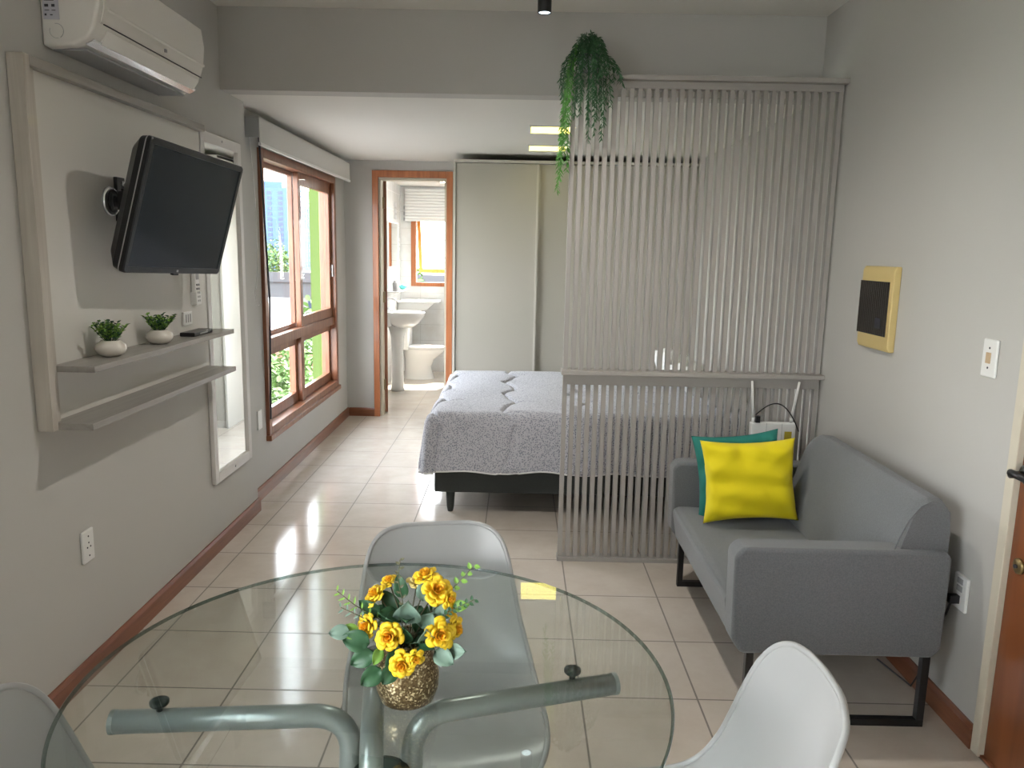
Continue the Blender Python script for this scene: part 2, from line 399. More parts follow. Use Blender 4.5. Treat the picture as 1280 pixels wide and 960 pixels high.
# ---------------------------------------------------------------- roller blind
bl = thing('roller_blind', (XW, 3.2, 2.12), 'pale grey roller blind rolled up in its box above the bedroom window', 'blind')
bx0, bx1 = XW+.004, XW+.085
by0, by1 = 2.06, 4.43
B(bx1-.006, bx1, by0, by1, 2.122, 2.262).build('fascia', 'blind', bl, bevel=.002)
B(bx1-.012, bx1+.006, by0, by1, 2.106, 2.124).build('bottom_bar', 'white', bl, bevel=.003)
B(bx0, bx1-.006, by0-.006, by0, 2.15, 2.262).build('end_cap', 'blindgrey', bl)
B(bx0, bx1-.006, by1, by1+.006, 2.15, 2.262).build('end_cap', 'blindgrey', bl)
MB().tube([((bx0+bx1)/2, by0, 2.20), ((bx0+bx1)/2, by1, 2.20)], .028, 16).build('fabric_roll', 'blind', bl, smooth=True)
m = MB(); pts = []
for k in range(25):
    t = k/24; pts.append((XW+.012+.01*math.sin(t*5), by0+.03+.06*t+.035*math.sin(t*PI), 2.19-.90*math.sin(t*PI/2)))
m.tube(pts, .0022, 6)
pts = []
for k in range(25):
    t = k/24; a = PI*t
    pts.append((XW+.014, by0+.09-.055*math.cos(a)*1.0+.0, 1.29-.10*math.sin(a)))
m.tube(pts, .0018, 6)
m.build('pull_chain', 'white', bl, smooth=True)
m = MB(); pts = []
for k in range(20):
    t = k/19; pts.append((XW+.075-.045*t, by0+.005+.19*min(1, t*1.7), 2.25-1.78*t))
m.tube(pts, .006, 8)
m.build('edge_cord', 'ink', bl, smooth=True)

# ---------------------------------------------------------------- bathroom door
dr = thing('door_1', (.43, YB, 0), kind='structure')
m = MB(); m.box(.072, DX0, YB-.02, YB+.02, 0, DZ+.06); m.box(DX1, .79, YB-.02, YB+.02, 0, DZ+.06); m.box(DX0, DX1, YB-.02, YB+.02, DZ, DZ+.06)
m.build('door_frame', 'doorframe', dr, bevel=.003)
m = MB(); m.box(DX0, DX0+.02, YB+.02, YB+.14, 0, DZ); m.box(DX1-.02, DX1, YB+.02, YB+.14, 0, DZ); m.box(DX0+.02, DX1-.02, YB+.02, YB+.14, DZ-.02, DZ)
m.build('door_jamb', 'cream', dr)
lx = Vector((-.175, 1, 0)).normalized(); ly = Vector((lx.y, -lx.x, 0)); lc = Vector((DX0+.030, YB+.15, (DZ-.02)/2+.005))+lx*.29
MB().obox(lc, lx, ly, Vector((0, 0, 1)), .29, .017, (DZ-.03)/2).build('door_leaf', 'winwood', dr, bevel=.003)
for z in (.28, 1.1, 1.95): B(DX0+.018, DX0+.030, YB+.10, YB+.16, z-.05, z+.05).build('hinge', 'brass', dr)

# ---------------------------------------------------------------- entry door
de = thing('door_2', (XR, -.7, 0), kind='structure')
m = MB(); m.box(XR-.012, XR+.05, -.285, -.245, 0, 2.18); m.box(XR-.012, XR+.05, -1.20, -1.16, 0, 2.18); m.box(XR-.012, XR+.05, -1.16, -.285, 2.14, 2.18)
m.build('door_frame', 'cream', de, bevel=.003)
B(XR+.006, XR+.045, -1.158, -.287, .008, 2.138).build('door_leaf', 'entry', de, bevel=.002)
m = MB(); m.lathe([(.024, 0), (.024, -.006), (.018, -.010), (.0, -.010)], (XR+.006, -.335, .655), 24, 'x'); ro = m.build('keyhole_rosette', 'brass', de, smooth=True)
m = MB(); m.lathe([(.006, 0), (.006, -.016), (0, -.016)], (XR+.006, -.335, .655), 12, 'x'); m.build('key_cylinder', 'ink', ro)
m = MB(); m.lathe([(.03, 0), (.03, -.012), (.02, -.02), (0, -.02)], (XR+.006, -.325, .93), 20, 'x')
m.tube([(XR+.0, -.325, .93), (XR-.05, -.325, .93), (XR-.06, -.34, .94), (XR-.06, -.44, .94)], .011, 10)
m.build('door_handle', 'black', de, smooth=True)
B(XR-.004, XR+.2, -1.16, -.285, 0, .008).build('trim_1', 'winwood', kind='structure')

# ---------------------------------------------------------------- window 2 + bathroom fittings
w2 = thing('window_2', (.45, YBB, BZ0), kind='structure')
def frame_xz(mb, y0, y1, x0, x1, z0, z1, w, wb=None, wt=None):
    wb = wb or w; wt = wt or w
    mb.box(x0, x0+w, y0, y1, z0, z1); mb.box(x1-w, x1, y0, y1, z0, z1)
    mb.box(x0+w, x1-w, y0, y1, z0, z0+wb); mb.box(x0+w, x1-w, y0, y1, z1-wt, z1); return mb
frame_xz(MB(), YBB-.02, YBB+.10, BW0, BW1, BZ0, BZ1, .062, .05).build('window_frame', 'doorframe', w2, bevel=.003)
# awning sash tipped outwards, hinged at the top
a = .33; zt = 1.95; Lh = .74
ax = Vector((1, 0, 0)); az = Vector((0, math.sin(a), -math.cos(a))); ay = ax.cross(az)
piv = Vector((0, YBB+.05, zt))
def ob(mb, xa, xb, ta, tb, th=.016):
    c = piv + az*((ta+tb)/2) + ax*((xa+xb)/2)
    mb.obox(c, ax, ay, az, (xb-xa)/2, th, (tb-ta)/2)
m = MB(); ob(m, .10, .145, 0, Lh); ob(m, 1.09, 1.135, 0, Lh); ob(m, .145, 1.09, 0, .045); ob(m, .145, 1.09, Lh-.05, Lh)
sh = m.build('awning_sash', 'sashwood', w2, bevel=.003)
m = MB(); ob(m, .145, 1.09, .045, Lh-.05, .002); m.build('glass_pane', 'pane', sh)
# slatted roller shutter half lowered over the window head
m = MB()
for k in range(11):
    z = 1.885+k*.036
    m.prism([(YBB-.075, z), (YBB-.045, z), (YBB-.045, z+.034), (YBB-.065, z+.034), (YBB-.078, z+.017)], 'x', -.03, 1.2)
bsh = m.build('bathroom_blind', 'white'); tag(bsh, 'white slatted blind half raised over the bathroom window', 'blind')

ws = thing('wash_basin', (.08, 5.95, 0), 'white ceramic pedestal wash basin just inside the bathroom door', 'sink')
m = MB()
rows = []
for (r, z) in ((.0, .70), (.10, .70), (.17, .75), (.225, .82), (.24, .865), (.225, .872), (.19, .860), (.15, .80), (.0, .775)):
    rows.append([(.145 + r*.98*math.cos(2*PI*k/36), 5.95 + r*1.0*math.sin(2*PI*k/36), z) for k in range(36)])
m.grid(rows, True); m.box(BX, .02, 5.77, 6.13, .72, .868)
m.build('bowl', 'ceramic', ws, smooth=True, fixn=True)
m = MB(); m.lathe([(.075, 0), (.07, .1), (.062, .4), (.075, .6), (.10, .71)], (.075, 5.95, 0), 28, sx=1.0)
m.build('pedestal', 'ceramic', ws, smooth=True)
m = MB(); m.tube([(-.04, 5.95, .86), (-.04, 5.95, .98), (-.02, 5.95, 1.01), (.05, 5.95, 1.0), (.07, 5.95, .975)], .011, 10)
m.lathe([(.022, 0), (.022, .03), (0, .035)], (-.04, 5.85, .868), 12); m.lathe([(.022, 0), (.022, .03), (0, .035)], (-.04, 6.05, .868), 12)
m.build('faucet', 'chrome', ws, smooth=True)

to = thing('toilet', (.2, 6.78, 0), 'white ceramic toilet with closed lid at the end of the bathroom', 'toilet')
m = MB(); rows = []
for (z, cx, rx, ry) in ((0, .20, .185, .12), (.03, .20, .18, .115), (.15, .19, .16, .105), (.24, .21, .18, .13), (.31, .25, .235, .165), (.355, .27, .255, .18), (.37, .27, .255, .18)):
    rows.append([(cx+rx*math.cos(2*PI*k/36), 6.80+ry*math.sin(2*PI*k/36), z) for k in range(36)])
m.grid(rows, True); m.add([rows[-1][k] for k in range(36)], [tuple(range(36))]); m.add([rows[0][k] for k in range(36)], [tuple(range(36))])
m.build('bowl', 'ceramic', to, smooth=True)
m = MB(); rows = []
for (z, k_) in ((.372, .97), (.378, 1.0), (.395, 1.0), (.405, .93), (.41, .5), (.412, .01)):
    rows.append([(.27+.262*k_*math.cos(2*PI*k/36), 6.80+.187*k_*math.sin(2*PI*k/36), z) for k in range(36)])
m.grid(rows, True); m.build('lid', 'ceramic', to, smooth=True)
B(BX+.002, .10, 6.61, 6.99, .36, .74).build('tank', 'ceramic', to, bevel=.02, bseg=4)
B(BX+.001, .11, 6.60, 7.0, .742, .77).build('tank_lid', 'ceramic', to, bevel=.01, bseg=3)

lg = thing('laundry_tank', (.17, 7.2, .82), 'white ceramic ledge basin on the tiled wall under the bathroom window', 'sink')
m = MB(); m.box(BX+.002, .42, 7.02, YBB-.002, .895, .93); m.build('rim', 'ceramic', lg, bevel=.012, bseg=3)
m = MB(); m.prism([(BX+.002, .895), (.36, .895), (.26, .80), (BX+.002, .76)], 'y', 7.08, YBB-.002); m.build('underside', 'ceramic', lg, bevel=.015, bseg=3)

m = MB(); frame_yz(m, BX+.001, BX+.02, 6.35, 7.05, 1.33, 1.85, .012)
bm_ = thing('bathroom_mirror', (BX, 6.7, 1.33), 'wall mirror above the wash basin in the bathroom', 'mirror')
m.build('frame', 'white', bm_); B(BX+.002, BX+.012, 6.362, 7.038, 1.342, 1.838).build('mirror_glass', 'mirror', bm_)
sf = B(BX+.001, BX+.14, 6.3, 7.15, 1.055, 1.063).build('glass_shelf', 'white'); tag(sf, 'narrow glass shelf on the bathroom wall carrying the turquoise soap dish', 'shelf')
sd = thing('soap_dish', (-.01, 6.95, 1.063), 'turquoise soap dish on the bathroom shelf', 'soap dish')
MB().lathe([(.04, 0), (.06, .012), (.085, .03), (.088, .042), (.08, .042), (.0, .02)], (-.01, 6.95, 1.0635), 24, sx=.6).build('dish', 'teal_pl', sd, smooth=True)
MB().lathe([(.0, .0), (.04, .004), (.045, .02), (.03, .032), (0, .036)], (-.01, 6.95, 1.085), 20, sx=.7).build('soap', 'teal_pl', sd, smooth=True)
for k, (y, z) in enumerate(((6.45, 1.063), (6.6, 1.063))):
    m = MB(); m.lathe([(.026, 0), (.03, .09), (.02, .10), (.012, .12), (0, .125)], (-.03, y, z+.0005), 16)
    o = m.build('toiletry_bottle', ['acgrey', 'white'][k], smooth=True)
    tag(o, ['small grey toiletry bottle on the bathroom shelf nearest the door', 'small white toiletry bottle beside the grey one on the bathroom shelf'][k], 'bottle')

# ---------------------------------------------------------------- wardrobe
YA = 3.95
wd = thing('wardrobe', (1.85, YA, 0), 'tall greige wardrobe with plain sliding doors behind the bed', 'wardrobe')
WX0, WX1, WH = .846, XR-.003, 2.262
m = MB(); m.box(WX0, WX0+.018, YA, YB-.022, 0, WH); m.box(WX1-.018, WX1, YA, YB-.002, 0, WH); m.box(WX0+.018, WX1-.018, YA+.10, YB-.022, .0, WH-.018)
m.box(WX0+.018, WX1-.018, YA+.02, YA+.10, 0, .06)
m.build('carcass', 'wardrobeside', wd)
B(WX0, WX1, YA-.012, YB-.022, WH-.022, WH).build('top_rail', 'wardrobeside', wd, bevel=.002)
dw = (WX1-WX0-.036)/3
for k in range(3):
    x0 = WX0+.018+k*dw; yy = YA+.012 if k != 1 else YA+.036
    d = B(x0+.003, x0+dw-.003+(.03 if k == 0 else 0), yy, yy+.02, .062, WH-.026).build('sliding_door', 'wardrobe', wd, bevel=.001)
    B(x0+dw-.006, x0+dw+.012, yy-.01, yy, .062, WH-.026).build('edge_pull', 'wardrobeside', d, bevel=.001) if k < 2 else None

# ---------------------------------------------------------------- ceiling lamps
def lampset(y0, y1, label):
    t = thing('recessed_ceiling_lamp', (1.59, (y0+y1)/2, HL-.006), label, 'ceiling lamp')
    m = MB(); frame_x = 1.452
    m.box(1.44, 1.45, y0-.01, y1+.01, HL-.008, HL); m.box(1.725, 1.735, y0-.01, y1+.01, HL-.008, HL); m.box(1.45, 1.725, y0-.01, y0, HL-.008, HL); m.box(1.45, 1.725, y1, y1+.01, HL-.008, HL)
    m.build('lamp_frame', 'white', t); B(1.45, 1.725, y0, y1, HL-.005, HL).build('diffuser', 'lamp', t)
lampset(2.50, 2.775, 'square warm recessed ceiling lamp nearer the slatted divider')
lampset(3.39, 3.665, 'square warm recessed ceiling lamp just before the wardrobe')

def spot(x, y, e, sz, lab):
    t = thing('ceiling_spotlight', (x, y, 2.62), lab, 'spotlight')
    MB().lathe([(.0, .078), (.032, .078), (.032, 0), (.027, 0), (.027, .008), (0, .008)], (x, y, 2.622), 28).build('housing', 'black', t, smooth=False)
    MB().lathe([(0, 0), (.026, 0), (.026, -.003), (0, -.008)], (x, y, 2.628), 24).build('lens', 'spotled', t, smooth=True)
    l = bpy.data.lights.new('spot_lamp', 'SPOT'); l.energy = e; l.spot_size = sz; l.spot_blend = 1; l.shadow_soft_size = .03; l.color = (1, .95, .88)
    lo = bpy.data.objects.new('spot_lamp', l); C.objects.link(lo); lo.location = (0, 0, -.012); lo.parent = t
    return t
spot(1.485, 1.30, 9, 1.3, 'black cylindrical spotlight on the high ceiling before the beam')
spot(1.45, .40, 42, 2.7, 'second black ceiling spotlight, above the middle of the room')

bcl = thing('bathroom_fill_lamp', (.6, 6.1, HL-.05), 'unseen round fill lamp added on the bathroom ceiling to brighten the room', 'ceiling lamp')  # out-of-view glowing disc, added to brighten the bathroom
MB().lathe([(0, HL-.05), (.10, HL-.045), (.14, HL-.02), (.145, HL)], (.6, 6.1, 0), 32).build('diffuser', emit('bath_fill_glow', (1, .97, .92), 38), bcl, smooth=True)

# ---------------------------------------------------------------- TV wall panel
PY0, PY1, PZ0, PZ1 = -.128, 1.20, .95, 2.085
tp = thing('wall_panel_shelf', (XL, .54, PZ0), 'large cream wall panel with two shelves on the left wall behind the television', 'shelf unit')
xb = XL+.022
B(XL+.001, xb, PY0+.03, PY1, PZ0, PZ1-.03).build('back_board', 'panel', tp)
B(xb+.0002, xb+.018, PY0+.03, PY0+.066, PZ0, PZ1-.03).build('side_batten', 'panelwood', tp, bevel=.002)
B(XL+.001, XL+.052, PY0, PY0+.03, PZ0-.002, PZ1).build('side_board', 'panelwood', tp, bevel=.002)
B(XL+.001, XL+.052, PY0+.03, PY1, PZ1-.03, PZ1)  .build('top_board', 'shelf', tp, bevel=.002)
B(xb, XL+.162, PY0+.03, 1.17, PZ0-.002, PZ0+.020).build('lower_shelf', 'shelf', tp, bevel=.0015)
B(xb, XL+.162, PY0+.062, 1.165, 1.130, 1.150).build('upper_shelf', 'shelf', tp, bevel=.0015)

# ---------------------------------------------------------------- television and its bracket
c = Vector((.135, .505, 1.654)); yaw, tilt, roll, W_ = -.073, -.268, -.035, .73; H_ = W_*.64
n = Vector((math.cos(tilt)*math.cos(yaw), math.cos(tilt)*math.sin(yaw), math.sin(tilt)))
r0 = Vector((-math.sin(yaw), math.cos(yaw), 0)); u0 = -n.cross(r0)
if u0.z < 0: u0 = -u0
rr = r0*math.cos(roll)+u0*math.sin(roll); uu = -r0*math.sin(roll)+u0*math.cos(roll)
tv = thing('television', tuple(c-n*.05-Vector((0, 0, H_/2))), 'dark flat television tilted down on a swivel bracket', 'television')
def rrect(hw, hh, r, d, n_=5):
    P = []
    for (sx, sy, a0) in ((1, 1, 0), (-1, 1, PI/2), (-1, -1, PI), (1, -1, 1.5*PI)):
        for k in range(n_+1):
            a = a0+PI/2*k/n_; P.append(c + rr*(sx*(hw-r)+r*math.cos(a)) + uu*(sy*(hh-r)+r*math.sin(a)) + n*d)
    return P
hw, hh = W_/2, H_/2
def loft(rings, caps=True):
    m = MB(); m.grid(rings, True); k = len(rings[0])
    if caps: m.add(rings[0], [tuple(range(k))[::-1]]); m.add(rings[-1], [tuple(range(k))])
    return m
loft([rrect(hw*.72, hh*.68, .03, -.095), rrect(hw*.86, hh*.86, .03, -.088), rrect(hw*.985, hh*.975, .022, -.045), rrect(hw*.998, hh*.998, .018, -.022)]).build('rear_housing', 'tvbody', tv, smooth=False)
loft([rrect(hw*1.001, hh*1.001, .018, -.022), rrect(hw*1.001, hh*1.001, .018, -.018)]).build('silver_seam', 'silverline', tv)
loft([rrect(hw, hh, .016, -.018), rrect(hw, hh, .016, -.004), rrect(hw-.004, hh-.004, .014, 0), rrect(hw-.022, hh-.022, .006, 0), rrect(hw-.024, hh-.024, .004, -.004)], False).build('bezel', 'tvbody', tv)
P4 = [c+rr*a*(hw-.0235)+uu*b*(hh-.0235)+n*(-.0035) for a, b in ((-1, -1), (1, -1), (1, 1), (-1, 1))]
P5 = [p-n*.01 for p in P4]
MB().add(P4+P5, [(0, 1, 2, 3), (7, 6, 5, 4), (0, 4, 5, 1), (1, 5, 6, 2), (2, 6, 7, 3), (3, 7, 4, 0)]).build('screen', 'screen', tv)
q = c - uu*(hh-.011) + n*.001 + rr*.0
MB().obox(q, rr, uu, n, .006, .004, .001).build('brand_badge', 'silverline', tv)
q = c - uu*(hh+.003) - n*.008
MB().obox(q, rr, uu, n, .02, .004, .006).build('control_bump', 'tvbody', tv)

br = thing('tv_wall_bracket', (XL+.022, .42, 1.69), 'black and silver swivel arm bracket between wall panel and television', 'bracket')
bc = Vector((xb, .365, 1.69))
m = MB(); m.lathe([(.052, 0), (.054, .006), (.048, .014), (.036, .014), (.034, .003), (.0, .003)], tuple(bc), 32, 'x')
m.build('wall_rosette', 'chrome', br, smooth=True)
pb = c - n*.095
pw = Vector((xb+.012, .47, 1.685))
m = MB(); m.box(xb, xb+.014, .40, .46, 1.62, 1.78); m.build('wall_plate', 'black', br, bevel=.003)
m = MB(); m.box(xb+.014, xb+.045, .395, .445, 1.66, 1.73)
m.tube([(xb+.03, .42, 1.63), (xb+.03, .42, 1.74)], .012, 12)
m.tube([(xb+.03, .42, 1.69), (pb.x-.012, pb.y-.01, pb.z+.03)], .014, 10)
m.build('swivel_arm', 'black', br, bevel=.002)
m = MB(); m.obox(pb-n*.006, rr, uu, n, .06, .10, .005); m.build('tv_plate', 'black', br, bevel=.002)
MB().tube([(xb+.03, .42, 1.742), (xb+.03, .42, 1.765)], .010, 10).build('hinge_pin', 'chrome', br, smooth=True)
MB().tube([(xb+.03, .42, 1.60), (xb+.03, .42, 1.628)], .010, 10).build('hinge_pin', 'chrome', br, smooth=True)

# ---------------------------------------------------------------- air conditioner
ac = thing('air_conditioner', (XL, .46, 2.145), 'ivory split air conditioner mounted above the wall panel', 'air conditioner')
AY0, AY1 = .06, .87
prof = [(XL+.001, 2.145), (XL+.10, 2.152), (XL+.145, 2.172), (XL+.168, 2.205), (XL+.185, 2.27), (XL+.192, 2.34), (XL+.182, 2.41), (XL+.150, 2.435), (XL+.001, 2.44)]
MB().prism(prof, 'y', AY0, AY1).build('body', 'acwhite', ac, bevel=.012, bseg=4)
# front panel skin and louvre
fp = [(XL+.1755, 2.225), (XL+.190, 2.27), (XL+.197, 2.34), (XL+.187, 2.412), (XL+.180, 2.411), (XL+.188, 2.34), (XL+.180, 2.27), (XL+.168, 2.225)]
MB().prism(fp, 'y', AY0+.03, AY1-.004).build('front_panel', 'acwhite', ac, bevel=.002)
B(XL+.180, XL+.1835, AY0+.035, AY1-.01, 2.2205, 2.2235).build('panel_groove', 'ink', ac)
MB().prism([(XL+.130, 2.161), (XL+.152, 2.1705), (XL+.174, 2.213), (XL+.170, 2.215), (XL+.148, 2.176), (XL+.128, 2.166)], 'y', AY0+.07, AY1-.03).build('air_flap', 'acwhite', ac, bevel=.001)
MB().prism([(XL+.128, 2.1585), (XL+.150, 2.1685), (XL+.154, 2.1755), (XL+.151, 2.176), (XL+.148, 2.172), (XL+.126, 2.162)], 'y', AY0+.022, AY1-.008).build('silver_trim', 'chrome', ac)
MB().prism([(XL+.1955, 2.262), (XL+.1985, 2.268), (XL+.1985, 2.272), (XL+.1955, 2.272)], 'y', AY0+.04, AY1-.012).build('panel_ridge', 'acwhite', ac)
B(XL+.012, XL+.120, AY0+.04, AY1-.04, 2.1435, 2.150).build('base_grille', 'acgrey', ac)
m = MB(); m.tube([(XL+.05+.022*math.cos(t*.35), AY0-.0005, 2.192+.022*math.sin(t*.35)) for t in range(-3, 6)], .0008, 6)
m.tube([(XL+.05+.022*math.cos(t*.35), AY0-.0005, 2.192+.022*math.sin(t*.35)) for t in range(-10, -3, 1)], .0006, 6)
m.build('pipe_knockout', 'acgrey', ac)
lb = B(XL+.012, XL+.062, AY0-.0012, AY0-.0002, 2.225, 2.30).build('energy_label', 'label', ac, label='pale sticker with small dark print')
m = MB()
for (x, z, w_, h_) in ((.018, 2.262, .012, .008), (.040, 2.262, .010, .008), (.018, 2.251, .014, .002), (.040, 2.251, .012, .002), (.017, 2.236, .006, .006), (.034, 2.237, .008, .003), (.018, 2.280, .030, .003), (.018, 2.288, .02, .003)):
    m.box(XL+x, XL+x+w_, AY0-.0018, AY0-.0010, z, z+h_)
m.build('label_print', 'ink', lb)
m = MB(); m.box(XL+.191, XL+.1975, .50, .512, 2.236, 2.248); m.build('logo', 'acgrey', ac)

# ---------------------------------------------------------------- potted plants
def potted(x, y, z, seed, label):
    t = thing('potted_plant', (x, y, z), label, 'potted plant', 'small white pots with greenery on the upper shelf')
    MB().lathe([(0, 0), (.026, 0), (.044, .010), (.052, .026), (.048, .042), (.033, .052), (.031, .056), (.026, .055), (.027, .045), (0, .044)], (x, y, z+.0005), 28).build('pot', 'pot', t, smooth=True)
    rnd = random.Random(seed); m = MB(); m2 = MB()
    for k in range(34):
        a = rnd.uniform(0, 2*PI); sp = rnd.uniform(.02, 1.5); L = rnd.uniform(.045, .082)
        d = Vector((math.cos(a)*sp*.6, math.sin(a)*sp*.62, 1)).normalized()
        p0 = Vector((x, y, z+.046)) + Vector((d.x, d.y, 0))*.02
        m2.tube([p0, p0+d*L*.5, p0+d*L], .0010, 4)
        for j in range(9):
            q = p0+d*L*(.25+.75*j/8); aa = rnd.uniform(0, 2*PI)
            ld = (Vector((math.cos(aa), math.sin(aa), .55))).normalized()
            m.cur = 0 if rnd.random() < .6 else 1
            m.leaf(q, ld, (0, 0, 1), rnd.uniform(.014, .021), rnd.uniform(.011, .015))
    m.build('foliage', ['leaflime', 'leafdark'], t, fixn=False); m2.build('stems', 'leafdark', t)
potted(-.03, .178, 1.150, 1, 'small round-leaved plant in white pot, the one nearer the panel edge')
potted(-.03, .55, 1.150, 5, 'small leafy plant in white pot below the television, farther along the shelf')

rb = thing('media_box', (-.03, .90, 1.150), 'small black media box lying on the upper shelf', 'media box')
B(-.06, .005, .80, 1.0, 1.1503, 1.168).build('casing', 'black', rb, bevel=.004); B(.0052, .006, .86, .94, 1.156, 1.162).build('front_display', 'silverline', rb)
ol = thing('panel_outlet', (xb, .95, 1.18), 'white outlet on the cream panel just above the media box', 'outlet')
B(xb, xb+.010, .92, 1.01, 1.185, 1.245).build('plate', 'white', ol, bevel=.003)
m = MB()
for k in range(3): m.box(xb+.010, xb+.0112, .938+k*.022, .946+k*.022, 1.197, 1.233)
m.build('slots', 'acgrey', ol)
rm = thing('wall_remote', (xb, 1.05, 1.27), 'white remote control hanging in a holder on the cream panel', 'remote control')
B(xb, xb+.03, 1.02, 1.075, 1.27, 1.33).build('holder', 'white', rm, bevel=.004)
B(xb+.004, xb+.024, 1.025, 1.07, 1.29, 1.43).build('handset', 'white', rm, bevel=.005)
B(xb+.0242, xb+.0252, 1.032, 1.063, 1.385, 1.42).build('display', 'acgrey', rm)
m = MB()
for j in range(5):
    for i in range(2): m.box(xb+.0242, xb+.0305, 1.032+i*.017, 1.042+i*.017, 1.285+j*.018, 1.294+j*.018)
m.build('buttons', 'acgrey', rm)

# ---------------------------------------------------------------- mirror
MY0, MY1, MZ0, MZ1 = 1.215, 1.745, .36, 2.07
mi = thing('wall_mirror', (XL, (MY0+MY1)/2, MZ0), 'tall narrow mirror in a white frame between wall panel and bedroom window', 'mirror')
frame_yz(MB(), XL+.002, XL+.024, MY0, MY1, MZ0, MZ1, .045, .05, .05).build('frame', 'mirframe', mi, bevel=.003)
B(XL+.003, XL+.012, MY0+.044, MY1-.044, MZ0+.049, MZ1-.049).build('mirror_glass', 'mirror', mi)
for z in (MZ1-.022, MZ0+.025): MB().lathe([(.006, 0), (.006, .003), (0, .004)], (XL+.024, (MY0+MY1)/2, z), 12, 'x').build('hanging_screw', 'silverline', mi)

# ---------------------------------------------------------------- outlets on the left
def outlet(x, y, z, w_, h_, label, holes=True, sgn=1, name='wall_outlet', cat='outlet'):
    t = thing(name, (x, y, z-h_/2), label, cat)
    m = MB(); m.box(x, x+sgn*.010, y-w_/2, y+w_/2, z-h_/2, z+h_/2); m.build('plate', 'white', t, bevel=.006, bseg=4)
    if holes:
        for (a, b) in ((0, .30*h_), (0, -.30*h_), (0, .012), (-.010, -.004), (.010, -.004)):
            MB().lathe([(.0032, 0), (.0032, sgn*.0012), (0, sgn*.0012)], (x+sgn*.010, y+a, z+b), 10, 'x').build('socket_hole' if abs(b) < .02 else 'screw', 'ink', t)
    return t
outlet(XL, .091, .483, .072, .118, 'white wall outlet low on the left wall under the shelves')
outlet(XW, 1.99, .50, .05, .12, 'white outlet right beside the mirror frame, low on the window wall')
outlet(XW, 2.12, .495, .07, .12, 'white socket plate directly below the left corner of the bedroom window', False)

# ---------------------------------------------------------------- slatted divider
SY = 1.227; SX0, SX1 = 1.617, 2.862
dv = thing('slatted_divider', (2.24, SY, 0), 'taupe slatted room divider from floor to beam beside the sofa', 'room divider')
B(SX0-.012, XR-.002, SY-.030, SY+.075, 2.318, 2.340).build('top_ledge', 'slat', dv, bevel=.002)
B(SX0, SX1, SY+.002, SY+.050, 2.286, 2.318).build('top_rail', 'slat', dv, bevel=.002)
B(SX0-.010, XR-.002, SY-.038, SY+.06, .957, .978).build('middle_ledge', 'slat', dv, bevel=.002)
B(SX0, SX1, SY-.004, SY+.046, .905, .957).build('middle_rail', 'slat', dv, bevel=.002)
B(SX0-.005, SX1, SY-.014, SY+.050, 0, .022).build('bottom_rail', 'slat', dv, bevel=.002)
NS = 33; pitch = (SX1-SX0-.0215)/(NS-1)
mesh_u = None; mesh_l = None
for k in range(NS):
    x = SX0+k*pitch
    if k == 0:
        su = B(x, x+.0215, SY+.006, SY+.042, .978, 2.286).build('slat', 'slat', dv, bevel=.0012)
        sl = B(x, x+.0215, SY+.002, SY+.038, .022, .905).build('slat', 'slat', dv, bevel=.0012)
    else:
        for s_ in (su, sl):
            o = s_.copy(); C.objects.link(o); o.parent = dv; o.location = (k*pitch, 0, 0)

# ---------------------------------------------------------------- hanging plant
hp = thing('hanging_fern', (1.68, SY, 2.342), 'dark green artificial trailing fern hanging over the divider top corner', 'hanging plant')
MB().lathe([(0, 0), (.04, 0), (.055, .085), (.05, .085), (.046, .07), (0, .07)], (1.69, SY+.015, 2.3405), 24).build('pot', 'blindgrey', hp, smooth=True)
root = Vector((1.69, SY+.01, 2.43))
# (crest x, crest z, end x, end z, y)
str_ = [(1.600,2.36,1.560,1.81,1.14),(1.606,2.39,1.568,1.86,1.12),(1.615,2.40,1.575,1.92,1.15),(1.60,2.34,1.585,1.98,1.13),
        (1.585,2.33,1.572,1.98,1.17),(1.622,2.42,1.59,2.03,1.10),(1.63,2.44,1.60,1.90,1.16),(1.64,2.44,1.625,2.13,1.10),
        (1.65,2.45,1.635,2.20,1.12),(1.655,2.46,1.648,2.14,1.08),(1.665,2.46,1.655,2.24,1.11),(1.675,2.47,1.69,2.03,1.12),
        (1.68,2.46,1.685,2.10,1.09),(1.69,2.47,1.70,2.18,1.07),(1.70,2.47,1.715,2.06,1.11),(1.705,2.46,1.72,2.12,1.09),
        (1.715,2.47,1.735,2.20,1.12),(1.72,2.46,1.75,2.04,1.12),(1.73,2.46,1.755,2.10,1.10),(1.735,2.45,1.77,2.20,1.14),
        (1.74,2.45,1.785,2.18,1.11),(1.745,2.43,1.80,2.29,1.15),(1.75,2.42,1.825,2.295,1.14),(1.75,2.40,1.84,2.28,1.16),
        (1.61,2.42,1.57,2.22,1.15),(1.60,2.40,1.56,2.28,1.16),(1.64,2.47,1.60,2.30,1.08),(1.66,2.48,1.65,2.33,1.06),
        (1.69,2.485,1.70,2.32,1.05),(1.71,2.48,1.73,2.30,1.06),(1.73,2.47,1.76,2.32,1.08),(1.66,2.49,1.64,2.42,1.20),
        (1.70,2.50,1.70,2.44,1.22),(1.72,2.49,1.76,2.42,1.24),(1.68,2.46,1.66,2.20,1.30),(1.72,2.46,1.74,2.25,1.31)]
rnd = random.Random(11)
